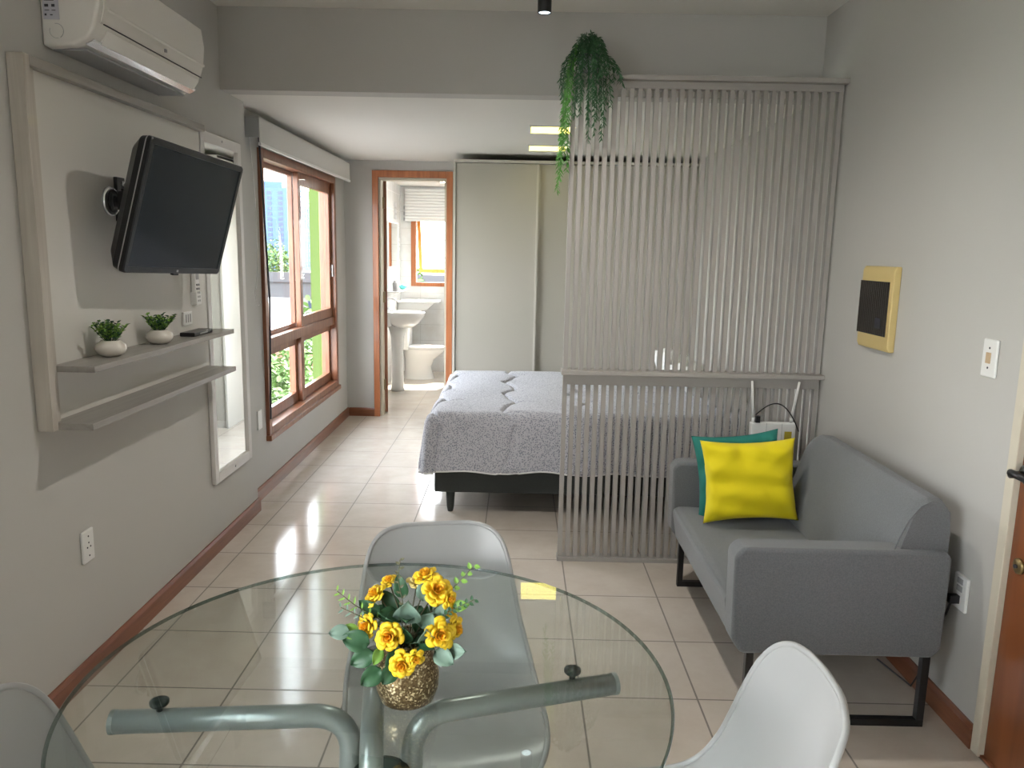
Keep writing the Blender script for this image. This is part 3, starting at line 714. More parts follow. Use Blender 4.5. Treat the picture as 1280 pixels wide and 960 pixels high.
for i, (cx, cz, ex, ez, yy) in enumerate(str_):
    m = MB(); P = []
    c0 = Vector((cx, (root.y+yy)/2, cz+.015)); e = Vector((ex, yy, ez))
    N = 40
    for k in range(N+1):
        t = k/N
        if t < .22:
            s_ = t/.22; p = root.lerp(c0, s_) + Vector((0, 0, .02*math.sin(PI*s_)))
        else:
            s_ = (t-.22)/.78; sx = 1-(1-s_)**2
            p = Vector((c0.x+(e.x-c0.x)*sx, c0.y+(e.y-c0.y)*sx, c0.z+(e.z-c0.z)*s_))
        P.append(p)
    total = sum((P[k+1]-P[k]).length for k in range(N))
    m.cur = 0; m.tube(P[::4], .0014, 4)
    nl = int(total/.0054); 
    for k in range(nl):
        t = .12+.88*k/nl; f_ = t*N; a_ = min(int(f_), N-1); p = P[a_].lerp(P[a_+1], f_-a_)
        d = (P[a_+1]-P[a_]).normalized(); ang = rnd.uniform(0, 2*PI)
        sd = Vector((math.cos(ang), math.sin(ang)*.8, 0)); ld = (d*.85+sd*.75).normalized()
        m.leaf(p, ld, (rnd.uniform(-1, 1), rnd.uniform(-1, 1), .3), rnd.uniform(.018, .028), rnd.uniform(.0045, .0065))
    m.build('trailing_stem', 'fern' if i < 7 else 'fern2', hp, fixn=False)

# ---------------------------------------------------------------- bed
BX0, BX_1, BY0, BY1 = .92, XR-.02, 1.88, 3.46
bd = thing('bed', (1.9, 2.67, 0), 'box spring double bed with charcoal base behind the divider', 'bed')
B(BX0, BX_1, BY0, BY1, .135, .36).build('base', 'bedbase', bd, bevel=.012, bseg=3)
B(BX0+.005, BX_1, BY0+.005, BY1-.005, .361, .585).build('mattress', 'mattress', bd, bevel=.03, bseg=4)
for (x, y) in ((1.01, 1.95), (2.72, 1.95), (1.01, 3.38), (2.72, 3.38), (1.85, 1.95)):
    MB().lathe([(.016, 0), (.022, .03), (.028, .136)], (x, y, 0), 20).build('leg', 'bedbase', bd, smooth=True)
# quilt draped over the bed
def quilt():
    top = .612; nx, ny = 260, 190
    xa, xb_ = -.36, BX_1-BX0-.02     # distance from the left edge, negative = hanging down
    ya, yb_ = -.345, BY1-BY0+.30
    R = .055
    def fold(d):        # signed arc length past an edge -> (horizontal, drop)
        if d <= 0: return d, 0
        if d < R*PI/2: a_ = d/R; return R*math.sin(a_), R*(1-math.cos(a_))
        e = d-R*PI/2; return R+e*.12, R+e*.992
    rows = []
    for j in range(ny+1):
        row = []; y = ya+(yb_-ya)*j/ny
        for i in range(nx+1):
            x = xa+(xb_-xa)*i/nx
            dx = -x; dy = -y if y < (BY1-BY0)/2 else y-(BY1-BY0)
            hx, zx = fold(dx+R*.3); hy, zy = fold(dy+R*.3)
            if zx > 0 and zy > 0:   # corner: cloth falls diagonally
                dd = math.hypot(max(dx, 0), max(dy, 0)); hh_, z_ = fold(min(dd, .37)+R*.3)
                an = math.atan2(max(dy, 0), max(dx, 1e-6))
                px = -hh_*math.cos(an)*1.15+R*.3; qy = hh_*math.sin(an)*1.05-R*.3; z = top-z_
            else:
                px = -(hx-R*.3) if dx > -R*.3 else x; qy = (hy-R*.3) if dy > -R*.3 else dy; z = top-max(zx, zy)
            yy_ = (BY0-qy) if y < (BY1-BY0)/2 else (BY1+qy)
            X = BX0+px
            # quilting: wavy stitched lines across the bed with puffed cells
            wv = y+.028*math.sin(x*11+1)+.012*math.sin(x*23); wu = x+.034*math.sin(y*13)+.01*math.sin(y*31)
            ph = (wu % .43)/.43; g1 = math.exp(-((min(ph, 1-ph)*.43)/.013)**2)
            seg = (wv % .36)/.36; g2 = math.exp(-((min(seg, 1-seg)*.36)/.012)**2)*(1 if math.sin(wu*14.6+1) > .55 else 0)
            puff = .010*math.sin(PI*ph)**.5 + .006*math.sin(9*x+4*y)*math.sin(7*y-3*x) - .016*max(g1, g2)
            hang = max(zx, zy) > R
            if hang:
                k_ = min(1, (max(zx, zy)-R)/.25); rip = .014*k_*math.sin(x*17+.5*math.sin(6*x)) if zy > zx else .016*k_*math.sin(y*15)
                if zy >= zx: yy_ += (-1 if y < .8 else 1)*(puff+rip)
                else: X -= puff+rip
                z += .008*k_*math.sin((x if zy > zx else y)*13)
            else: z += puff
            row.append((X, yy_, max(z, .27)))
        rows.append(row)
    global QE
    QE = [rows[0], [r[0] for r in rows]]
    m = MB(); m.grid(rows)
    return m
qt = quilt().build('quilt', 'quilt', smooth=True, solid=.010)
for e_ in QE:
    mq = MB(); mq.tube(e_[::2], .0065, 8); mq.build('hem_binding', 'mattress', qt, smooth=True)
tag(qt, 'pale grey speckled quilt with wavy stitching draped over the bed', 'quilt')

# soft cushion builder --------------------------------------------------
def cushion_mesh(w_, h_, d_, seed, corner=.10, wr=.010, N=36):
    rnd = random.Random(seed); ph = [rnd.uniform(0, 6) for _ in range(8)]
    V = []; rowsA = []; rowsB = []
    for sgn in (1, -1):
        rows = []
        for j in range(N+1):
            row = []; v = -1+2*j/N
            for i in range(N+1):
                u = -1+2*i/N
                pin = 1-.055*(1-u*u) if True else 1; pin2 = 1-.055*(1-v*v)
                x = u*w_/2*(1-.10*(1-v*v)*abs(u)**3); z = v*h_/2*(1-.10*(1-u*u)*abs(v)**3)
                e = ((1-u**4)*(1-v**4)); b = max(0, e)**.55
                wrk = wr*(math.sin(u*5+v*7+ph[0])*math.sin(v*4-u*3+ph[1])+.6*math.sin(9*u*v+ph[2]+u*4)+.4*math.sin(13*v+ph[3])*(u*u))
                ang = math.atan2(v, u); rr_ = math.hypot(u, v); wrk += wr*.9*math.sin(ang*9+ph[4])*max(0, rr_-.35)*(1-max(abs(u), abs(v)))*2.2
                row.append((x, sgn*(d_/2*b+wrk*min(1, b*1.6)), z))
            rows.append(row)
        if sgn == 1: rowsA = rows
        else: rowsB = rows
    return rowsA, rowsB
def cushion(name, m_, c_, rx, rz, w_, h_, d_, seed, label, cat, ry=0, group=None):
    A, Bq = cushion_mesh(w_, h_, d_, seed)
    R_ = Matrix.Rotation(rz, 3, 'Z') @ Matrix.Rotation(rx, 3, 'X') @ Matrix.Rotation(ry, 3, 'Y'); c_ = Vector(c_)
    m = MB()
    for rows in (A, Bq): m.grid([[tuple(R_ @ Vector(p)+c_) for p in row] for row in rows])
    o = m.build(name, m_, smooth=True, fixn=True)
    bm = bmesh.new(); bm.from_mesh(o.data); bmesh.ops.remove_doubles(bm, verts=bm.verts, dist=.0004); bmesh.ops.recalc_face_normals(bm, faces=bm.faces); bm.to_mesh(o.data); bm.free()
    tag(o, label, cat, group); return o
cushion('pillow', 'mattress', (2.58, 2.25, .735), -1.15, PI/2, .60, .42, .16, 3, 'white pillow at the head of the bed on the divider side', 'pillow')
cushion('pillow', 'mattress', (2.58, 3.0, .735), -1.15, PI/2, .60, .42, .16, 4, 'white pillow at the head of the bed on the wardrobe side', 'pillow')

# ---------------------------------------------------------------- sofa
sx0, sx1, sy0, sy1 = 2.10, 2.80, -.145, .975
sfa = thing('sofa', (2.45, .42, 0), 'two-seat grey fabric sofa with black steel legs against the right wall', 'sofa')
def soft(mb, name, par, bev=.03, seg=5): return mb.build(name, 'sofa', par, bevel=bev, bseg=seg)
# seat
soft(MB().prism([(sx0+.03, .265), (sx0+.008, .40), (sx0+.03, .418), (sx0+.56, .405), (sx0+.56, .262)], 'y', sy0+.10, sy1-.10), 'seat', sfa, .022, 4)
# arms: slightly raked front edge
for (a0, a1) in ((sy0, sy0+.10), (sy1-.10, sy1)):
    soft(MB().prism([(sx0+.045, .252), (sx0+.010, .30), (sx0+.004, .59), (sx0+.030, .618), (sx1-.02, .618), (sx1, .595), (sx1-.004, .28), (sx1-.03, .250)], 'y', a0, a1), 'armrest', sfa, .026, 5)
# backrest: raked, crowned toward the far end
def back():
    m = MB(); N = 36; rows = []
    y0_, y1_ = sy0+.025, sy1-.115
    for j in range(N+1):
        t = j/N; y = y0_+(y1_-y0_)*t
        e = min(1, (1-t)/.10); ztop = .785 - .10*(1-math.sqrt(max(0, 1-(1-e)**2))) if e < 1 else .785
        e2 = min(1, t/.05); ztop -= .012*(1-math.sqrt(max(0, 1-(1-e2)**2)))
        r = .045
        P = [(2.595, .30), (2.590, .405), (2.600, .46), (2.625, .56), (2.650, ztop-.115), (2.668, ztop-.055), (2.690, ztop-.018), (2.720, ztop), (2.765, ztop-.004), (2.785, ztop-.030), (2.792, ztop-.10), (2.794, .50), (2.785, .30)]
        rows.append([(x, y, z) for x, z in P])
    m.grid(rows, True); k = len(rows[0]); m.add(rows[0], [tuple(range(k))]); m.add(rows[-1], [tuple(range(k))])
    return m
bo = back().build('backrest', 'sofa', sfa, bevel=.006, bseg=3)
# seam piping on the near end of the back
m = MB(); m.tube([(2.605, sy0+.024, .56), (2.632, sy0+.022, .66), (2.655, sy0+.022, .715), (2.690, sy0+.022, .762), (2.725, sy0+.023, .780)], .0025, 6); m.build('seam_piping', 'sofa', bo, smooth=True)
B(sx0+.09, sx1-.06, sy0+.05, sy1-.05, .235, .262).build('underframe', 'steel', sfa)
for y in (sy0+.012, sy1-.037):
    m = MB(); m.box(2.165-.0, 2.19, y, y+.025, .025, .252); m.box(2.745, 2.77, y, y+.025, .025, .252); m.box(2.165, 2.77, y, y+.025, 0, .025)
    m.build('leg_frame', 'steel', sfa, bevel=.0015)

cushion('throw_pillow', 'teal', (2.372, .795, .594), -.17, .02, .385, .37, .10, 21, 'teal cushion leaning on the far sofa arm, mostly hidden', 'cushion', ry=-.10)
cushion('throw_pillow', 'yellow', (2.383, .668, .604), -.20, .02, .405, .350, .14, 8, 'bright yellow cushion standing at the far end of the sofa seat', 'cushion', ry=-.045)

# ---------------------------------------------------------------- router
rt = thing('wifi_router', (2.64, 1.16, .60), 'white router with two upright aerials fixed to the divider behind the sofa', 'router')
B(2.535, 2.755, 1.190, 1.226, .585, .742).build('casing', 'white', rt, bevel=.008, bseg=3)
for xx, lean in ((2.548, -.022), (2.733, .020)):
    m = MB(); m.tube([(xx, 1.205, .742), (xx, 1.205, .765)], .008, 10); m.tube([(xx, 1.205, .762), (xx+lean, 1.19, .945)], [.0075, .0055], 10); m.build('antenna', 'white', rt, smooth=True)
B(2.700, 2.735, 1.1885, 1.1898, .655, .70).build('sticker', 'yellowlabel', rt, label='ochre sticker')
m = MB(); m.box(2.61, 2.6115, 1.1892, 1.1899, .60, .74); m.box(2.685, 2.6865, 1.1892, 1.1899, .60, .74); m.build('casing_grooves', 'acgrey', rt)
m = MB(); pts = []
for k in range(22):
    t = k/21; pts.append((2.553+.215*t, 1.188, .765+.085*math.sin(t*PI*.80+.18)-.10*t**3))
m.tube(pts, .003, 6); m.box(2.555, 2.575, 1.18, 1.20, .7425, .775)
o = m.build('router_cable', 'black'); tag(o, 'thin black cable arching over the white router', 'cable')

# ---------------------------------------------------------------- right wall fittings
bk = thing('breaker_box', (XR, .675, 1.175), 'yellowed breaker box with dark ribbed cover on the right wall', 'breaker box')
m = MB(); m.prism([(XR, 1.172), (XR-.022, 1.172), (XR-.030, 1.19), (XR-.030, 1.49), (XR-.022, 1.508), (XR, 1.508)], 'y', .540, .818); m.build('housing', 'brkcream', bk, bevel=.005, bseg=3)
m = MB(); m.box(XR-.034, XR-.004, .566, .8195, 1.232, 1.448)
for k in range(15): m.box(XR-.037, XR-.034, .572+k*.0165, .579+k*.0165, 1.234, 1.446)
m.build('cover', 'brkdark', bk)
m = MB(); m.box(XR-.040, XR-.037, .60, .645, 1.262, 1.302); m.build('cover_latch', 'ink', bk)

sw = thing('light_switch', (XR, -.089, 1.178), 'white light switch with tan rocker by the entry door', 'light switch')
B(XR-.010, XR, -.126, -.052, 1.178, 1.298).build('plate', 'white', sw, bevel=.008, bseg=4)
B(XR-.014, XR-.010, -.100, -.078, 1.222, 1.256).build('rocker', 'switchtan', sw, bevel=.001)
for z in (1.208, 1.270): MB().lathe([(.0035, 0), (.0035, -.0012), (0, -.0012)], (XR-.010, -.089, z), 10, 'x').build('screw', 'ink', sw)
so = thing('wall_outlet', (XR, -.088, .402), 'double outlet with a black plug behind the sofa arm by the entry door', 'outlet')
B(XR-.012, XR, -.126, -.052, .402, .520).build('plate', 'white', so, bevel=.004, bseg=3)
for z in (.500, .474): B(XR-.014, XR-.012, -.104, -.074, z-.009, z+.009).build('socket', 'acgrey', so)
m = MB(); m.box(XR-.045, XR-.0142, -.100, -.078, .425, .452); pts = [(XR-.035, -.089, .43), (XR-.042, -.080, .38), (XR-.045, -.05, .33), (XR-.040, .0, .29), (XR-.03, .04, .20), (XR-.025, .06, .09), (XR-.03, .10, .012), (XR-.06, .30, .004)]
m.tube(pts, .0035, 8); o = m.build('power_cord', 'black', smooth=False); tag(o, 'black power cord running from the outlet down behind the sofa', 'cable')

# ---------------------------------------------------------------- glass table
TC = (1.145, -1.165); TR = .545; TZ = .745; TH = .006
tb = thing('glass_dining_table', (TC[0], TC[1], 0), 'round glass dining table on silver bent-tube legs in the foreground', 'table')
MB().lathe([(0, TZ-TH), (TR-.002, TZ-TH)], (TC[0], TC[1], 0), 128).build('glass_underside', 'glass', None) if False else None
m = MB(); m.lathe([(0, TZ), (TR-.0015, TZ), ], (TC[0], TC[1], 0), 128); gt = m.build('glass_top', 'glass', tb, smooth=False)
m = MB(); m.grid([[(TC[0]+r*math.cos(2*PI*k/160), TC[1]+r*math.sin(2*PI*k/160), z) for k in range(160)] for (r, z) in ((TR-.0015, TZ), (TR, TZ-.0015), (TR, TZ-TH+.0015), (TR-.0015, TZ-TH), (TR-.006, TZ-TH))], True)
m.build('glass_edge', 'glassedge', gt, smooth=True)
def arc_leg(end, bend, foot, zt=.705, r=.0205, R_=.075):
    end = Vector((*end, zt)); b = Vector((*bend, zt)); f = Vector((*foot, .03))
    d1 = (b-end).normalized(); d2 = (f-b).normalized(); P = [end]
    for k in range(13):
        t = k/12; a_ = b-d1*R_; c_ = b+d2*R_
        P.append((a_*(1-t)**2 + b*2*t*(1-t) + c_*t*t))
    P += [b+d2*.30, f]
    m = MB(); m.tube(P, r, 20)
    return m, end, d1
legs = [((.690, -1.262), (1.108, -1.222), (1.085, -1.33)), ((1.598, -1.100), (1.215, -1.222), (1.225, -1.33)), ((1.112, -1.02), (1.160, -1.325), (1.155, -1.34))]
pads = [(.772, -1.254), (1.512, -1.117), (1.118, -1.06)]
for (e, b_, f_), pd in zip(legs, pads):
    mm, en, d1 = arc_leg(e, b_, f_)
    lg_ = mm.build('leg', 'tube', tb, smooth=True)
    m = MB(); m.tube([en-d1*.002, en+d1*.006], .0212, 20); m.build('end_cap', 'tube', lg_, smooth=False)
    m = MB(); m.lathe([(.006, .722), (.006, .733), (.014, .735), (.0165, .738), (.0165, .7435), (0, .7435)], (pd[0], pd[1], 0), 24); m.build('suction_pad', 'pad', lg_, smooth=True)
MB().lathe([(0, .62), (.052, .62), (.055, .626), (.052, .632), (0, .632)], (1.168, -1.285, 0), 36).build('hub_plate', 'pad', tb, smooth=False)
MB().lathe([(.245, 0), (.25, .006), (.245, .018), (.06, .03), (.0, .032)], (1.155, -1.335, 0), 48).build('foot_plate', 'tube', tb, smooth=True)

# ---------------------------------------------------------------- chairs
PROF = [(0.2497,0.4050,0.1522,0.0000),(0.2386,0.4320,0.1877,0.0038),(0.1886,0.4440,0.2151,0.0115),(0.1110,0.4380,0.2293,0.0223),(0.0333,0.4300,0.2344,0.0331),(-0.0400,0.4300,0.2354,0.0421),(-0.1000,0.4441,0.2334,0.0512),(-0.1500,0.4782,0.2281,0.0597),(-0.1851,0.5355,0.2184,0.0624),(-0.2052,0.6008,0.2064,0.0607),(-0.2222,0.6712,0.1945,0.0577),(-0.2373,0.7365,0.1822,0.0504),(-0.2493,0.7830,0.1630,0.0380),(-0.2563,0.8090,0.1310,0.0232),(-0.2594,0.8195,0.0850,0.0118)]
def crm(a, b, c, d, t): return .5*((2*b)+(-a+c)*t+(2*a-5*b+4*c-d)*t*t+(-a+3*b-3*c+d)*t**3)
def pf(s):
    n_ = len(PROF)-1; x = s*n_; i = min(int(x), n_-1); t = x-i
    P = [PROF[max(0, i-1)], PROF[i], PROF[i+1], PROF[min(n_, i+2)]]
    return [crm(P[0][k], P[1][k], P[2][k], P[3][k], t) for k in range(4)]
def chair_proto():
    t = thing('dining_chair', (0, 0, 0), '', 'chair', 'white shell chairs around the glass table')
    rows = []; nu, nv = 24, 60
    for j in range(nv+1):
        s = j/nv; f, z, w_, c_ = pf(s); f0, z0 = pf(max(0, s-.01))[:2]; f1, z1 = pf(min(1, s+.01))[:2]
        tx, tz = f1-f0, z1-z0; L = math.hypot(tx, tz); nx, nz = tz/L, -tx/L
        row = []
        for i in range(nu+1):
            u = -1+2*i/nu; k = abs(u)**2.6*c_
            row.append((f-nx*k*-1, u*w_, z+nz*k))
        rows.append(row)
    # rolled rim
    m = MB(); m.grid(rows)
    o = m.build('shell', 'chair', t, smooth=True, solid=.007)
    md = o.modifiers.new('sub', 'SUBSURF'); md.levels = 1; md.render_levels = 1
    rim = [rows[0][i] for i in range(nu+1)] + [rows[j][nu] for j in range(1, nv+1)] + [rows[nv][i] for i in range(nu-1, -1, -1)] + [rows[j][0] for j in range(nv-1, 0, -1)]
    m = MB(); m.tube(rim+[rim[0]], .0062, 8, cap=False); m.build('rim', 'chair', o, smooth=True)
    for sx in (1, -1):
        for sy in (1, -1):
            m = MB(); m.tube([(sx*.205-.01, sy*.20, 0), (sx*.11-.01, sy*.115, .412)], [.009, .014], 12); m.build('leg', 'legwood', t, smooth=True)
    m = MB()
    for (a, b) in (((1, 1), (1, -1)), ((1, -1), (-1, -1)), ((-1, -1), (-1, 1)), ((-1, 1), (1, 1)), ((1, 1), (-1, -1)), ((1, -1), (-1, 1))):
        m.tube([(a[0]*.157-.01, a[1]*.157, .21), (b[0]*.157-.01, b[1]*.157, .21)], .004, 8)
    for sx in (1, -1):
        m.tube([(sx*.13-.01, -.135, .33), (sx*.09-.01, -.08, .418), (sx*.09-.01, .08, .418), (sx*.13-.01, .135, .33)], .005, 8)
    m.build('brace', 'steel', t, smooth=True)
    return t
ch = chair_proto()
CH = [(1.232, -.785, 4.896, 1.0, 'white shell chair seen face-on across the glass table, nearest the bed'),
      (1.687, -1.261, 3.11, 1.0, 'white shell chair at the right of the glass table, in front of the sofa'),
      (.81, -1.434, .152, 1.0, 'white shell chair cut by the left edge, beside the left wall')]
for k, (x, y, a, s_, lab) in enumerate(CH):
    o = ch if k == 0 else copy_tree(ch)
    o.location = (x, y, 0); o.rotation_euler = (0, 0, a); o['label'] = lab

# ---------------------------------------------------------------- vase with bouquet
vx, vy = 1.209, -1.235
vs = MB().lathe([(0, 0), (.034, 0), (.048, .008), (.055, .028), (.056, .05), (.051, .075), (.043, .098), (.040, .112), (.043, .120), (.040, .120), (.037, .112), (.046, .07), (.05, .04), (.03, .01), (0, .008)], (vx, vy, TZ+.0006), 40).build('vase', 'vase', smooth=True)
tag(vs, 'mottled gold glass vase standing on the glass table', 'vase')
bq = thing('flower_bouquet', (vx, vy, TZ+.06), 'bouquet of yellow artificial roses and leaves in the gold vase', 'flowers')
rnd = random.Random(5)
def rose(c_, nrm, R_, seed, m_='rose', openness=1.0):
    rnd = random.Random(seed); c_ = Vector(c_); nz_ = Vector(nrm).normalized()
    ax_ = nz_.cross(Vector((.3, .2, 1))).normalized(); ay_ = nz_.cross(ax_)
    m = MB()
    layers = [(3, .22, .95, 1), (3, .42, .85, 1), (4, .66, .62, 0), (5, .92, .34, 0), (5, 1.06, .12, 0)]
    for li, (np_, rad, hgt, ci) in enumerate(layers):
        a0 = rnd.uniform(0, 6)
        for p in range(np_):
            a = a0+2*PI*p/np_+rnd.uniform(-.2, .2); wd_ = 2*PI/np_*.78; m.cur = ci; rows = []
            rk = rnd.uniform(.9, 1.12)
            for j in range(6):
                v = j/5; row = []
                for i in range(7):
                    u = -1+2*i/6; an = a+u*wd_*.62*(.55+.45*math.sin(PI*min(v*.8+.15, 1)))
                    prof_r = (.18+.82*v**.8)*rad*R_*rk*(1-.10*u*u)
                    if v > .75: prof_r *= 1+(v-.75)*.55*(1 if li > 1 else .1)
                    h_ = (-.55+(hgt+.55)*(math.sin(v*PI/2)))*R_*.85 - .10*R_*u*u*v - (.16*R_*max(0, v-.8)*5*(v-.8) if li > 1 else 0)*3
                    h_ += .03*R_*math.sin(5*u+p+li)
                    row.append(c_+ax_*math.cos(an)*prof_r+ay_*math.sin(an)*prof_r+nz_*h_)
                rows.append(row)
            m.grid(rows)
    o = m.build('rose', [m_, 'rosecore' if m_ == 'rose' else 'rose'], bq, smooth=True, fixn=False, solid=.0006)
    # green calyx
    g = MB(); g.lathe([(0, -.62*R_), (.16*R_, -.58*R_), (.22*R_, -.40*R_), (.0, -.38*R_)], (0, 0, 0), 10)
    g.v = [tuple(c_+ax_*p[0]+ay_*p[1]+nz_*p[2]) for p in g.v]; g.build('calyx', 'leaflime', o, smooth=True)
    s_ = MB(); base = Vector((vx, vy, TZ+.10)); q_ = c_-nz_*R_*.6
    s_.tube([base, base.lerp(q_, .5)+Vector((0, 0, .012)), q_], .0013, 5); s_.build('stem', 'stem', o)
    return o
# positions around the vase mouth: (x, y, z), facing, size
R_L = [((1.262, -1.245, .958), (.25, -.75, .55), .027, 'rose'), ((1.240, -1.225, .975), (-.2, -.3, .9), .022, 'rose'), ((1.283, -1.25, .945), (.7, -.6, .2), .017, 'rose'),
       ((1.186, -1.285, .892), (-.1, -.9, .35), .026, 'rose'), ((1.270, -1.280, .895), (.3, -.85, .3), .027, 'rose'), ((1.293, -1.255, .893), (.8, -.5, .1), .022, 'rose'),
       ((1.210, -1.300, .850), (.0, -.85, .1), .023, 'rose'), ((1.232, -1.305, .864), (.45, -.85, .0), .016, 'rose'),
       ((1.143, -1.255, .895), (-.6, -.75, .25), .022, 'rose'), ((1.152, -1.225, .938), (-.6, -.35, .7), .022, 'rose'), ((1.172, -1.205, .955), (-.2, -.3, .9), .015, 'rose'),
       ((1.222, -1.205, .955), (.1, -.3, .95), .018, 'rosepale'), ((1.278, -1.225, .915), (.5, -.3, .6), .022, 'rose')]
for k, (c_, n_, s_, m_) in enumerate(R_L): rose(c_, n_, s_*.88, 30+k, m_)
# broad round leaves
def bleaf(p, d, up, L, W, m_, name='leaf'):
    p = Vector(p); d = Vector(d).normalized(); sd = d.cross(Vector(up)).normalized(); nn = sd.cross(d); rows = []
    for j in range(9):
        v = j/8; w_ = W*math.sin(PI*(v**.75))**.7 if 0 < v < 1 else .0004
        rows.append([p+d*L*v+sd*w_*u*.5+nn*(-.18*W*(1-u*u)*1+.12*L*math.sin(PI*v)) for u in (-1, -.5, 0, .5, 1)])
    m = MB(); m.grid(rows); return m.build(name, m_, bq, smooth=True, fixn=False, solid=.0005)
V0 = (vx, vy, TZ+.12)
LV = [((1.155, -1.27, .855), (-.75, -.1, -.45), (.2, -1, .5), .045, .034, 'leafdark'), ((1.172, -1.29, .835), (-.7, -.3, -.5), (.2, -1, .3), .042, .034, 'leafdark'),
      ((1.150, -1.275, .872), (-1, 0, .25), (.1, -1, .4), .05, .038, 'leafdark'), ((1.195, -1.29, .84), (-.55, -.4, -.75), (.3, -1, .2), .035, .03, 'leafdark'),
      ((1.196, -1.28, .870), (-.25, -.2, -.95), (.3, -1, 0), .05, .026, 'leafdark'),
      ((1.212, -1.255, .90), (.05, -.25, .9), (0, -1, .35), .045, .05, 'leafsage'), ((1.235, -1.25, .89), (.4, -.2, .6), (.2, -1, .3), .04, .038, 'leafsage'),
      ((1.245, -1.275, .875), (.1, -.4, .7), (.3, -1, .3), .038, .030, 'leafsage'), ((1.255, -1.245, .915), (.75, .1, .5), (0, -1, .6), .04, .028, 'leafsage'),
      ((1.262, -1.28, .865), (.7, -.3, -.35), (0, -1, .5), .04, .032, 'leafsage'), ((1.285, -1.275, .862), (.4, -.2, .1), (0, -1, .5), .034, .028, 'leafsage'),
      ((1.115, -1.27, .892), (-1, -.1, -.1), (0, -1, .5), .036, .026, 'leafsage'), ((1.13, -1.265, .885), (-1, 0, .25), (0, -1, .7), .035, .026, 'leaflime'),
      ((1.160, -1.24, .905), (-.6, 0, .5), (0, -1, .5), .045, .028, 'leafdark'), ((1.20, -1.22, .93), (-.2, .1, .9), (0, -1, .2), .045, .026, 'leafdark'),
      ((1.235, -1.23, .93), (.2, .1, .9), (0, -1, .2), .05, .03, 'leafsage'), ((1.17, -1.28, .868), (-.2, -.3, -.5), (.3, -1, 0), .03, .02, 'leaflime'),
      ((1.21, -1.27, .87), (.0, -.3, .7), (.2, -1, .3), .04, .028, 'leafdark'), ((1.225, -1.24, .875), (.3, .2, .7), (.2, -1, .3), .05, .03, 'leafdark'),
      ((1.19, -1.22, .90), (-.5, .3, .6), (.2, -1, .3), .05, .03, 'leafdark'), ((1.25, -1.22, .90), (.5, .3, .6), (.2, -1, .3), .05, .03, 'leafdark'),
      ((1.20, -1.25, .86), (-.5, -.2, .2), (.2, -.5, 1), .05, .035, 'leafdark'), ((1.225, -1.27, .862), (.5, -.3, .2), (.2, -.5, 1), .045, .03, 'leafdark'), ((1.29, -1.25, .93), (.8, -.1, .2), (0, -1, .6), .03, .02, 'leaflime')]
for q_ in LV:
    bleaf(*q_)
for k in range(16):
    a_ = k*2.4; h_ = .868+.05*((k*7) % 5)/5; r_ = .018+.022*((k*3) % 4)/4
    bleaf((vx+math.cos(a_)*r_, vy+math.sin(a_)*r_*.7, h_), (math.cos(a_), math.sin(a_)*.8, .35), (.1, -.6, .7), .036, .026, 'leafdark')
    
def sprig(path, m_, n_, L, W, seed):
    rnd = random.Random(seed); P = [Vector(p) for p in path]; m = MB(); m.cur = 1; m.tube(P, .0009, 5); m.cur = 0
    for k in range(n_):
        t = .3+.7*k/(n_-1); f_ = t*(len(P)-1); i = min(int(f_), len(P)-2); p = P[i].lerp(P[i+1], f_-i); d = (P[i+1]-P[i]).normalized()
        sd = d.cross(Vector((0, -1, .2))).normalized()*(1 if k % 2 else -1)
        m.leaf(p, d*.6+sd, (0, -1, .3), L*rnd.uniform(.8, 1.2), W)
    m.build('sprig', [m_, 'stem'], bq, fixn=False)
sprig([V0, (1.265, -1.23, .93), (1.295, -1.235, .965), (1.325, -1.235, 1.0)], 'leaflime', 12, .012, .009, 1)
sprig([V0, (1.26, -1.25, .90), (1.29, -1.26, .93), (1.328, -1.265, .952)], 'leafdark', 18, .009, .006, 2)
sprig([V0, (1.20, -1.23, .93), (1.192, -1.23, .97), (1.196, -1.23, 1.006)], 'stem', 10, .010, .005, 3)
sprig([V0, (1.16, -1.24, .90), (1.12, -1.25, .93), (1.09, -1.25, .955)], 'leaflime', 14, .014, .004, 4)
sprig([V0, (1.165, -1.25, .89), (1.13, -1.26, .915), (1.098, -1.26, .93)], 'leafsage', 12, .012, .004, 5)

# ---------------------------------------------------------------- outside
B(-260, 60, -60, 400, -8.2, -8.0).build('ground', 'road', kind='structure')
B(-60, -30, -60, 50, -7.999, -7.95).build('floor_lawn', 'grass', kind='structure')
def tower(x, y, w_, d_, h_, label, m_='tower', floors=16, cols=6):
    t = thing('apartment_tower', (x, y, -8), label, 'building')
    B(x-d_/2, x+d_/2, y-w_/2, y+w_/2, -8, h_).build('wall', m_, t)
    B(x-d_*.2, x+d_*.2, y-w_*.2, y+w_*.2, h_, h_+3).build('roof_tank', m_, t)
    zs = (h_+8)/floors
    for s_ in (0, 1):
        L_ = w_ if s_ == 0 else d_
        for c_ in range(cols):
            m = MB()
            for f in range(floors-1):
                z = -8+zs*(f+.75); p = -L_/2+L_*(c_+.5)/cols
                if s_ == 0: m.box(x+d_/2, x+d_/2+.1, y+p-.9, y+p+.9, z, z+1.3)
                else: m.box(x+p-.9, x+p+.9, y-w_/2-.1, y-w_/2, z, z+1.3)
            m.build('window_column', 'towerwin', t)
tower(-100, 322, 22, 26, 24.5, 'pale blue apartment tower seen through the bedroom window')
tower(-88, 352, 14, 14, 19, 'smaller greyish tower just right of the pale blue one', 'concrete', 12, 4)
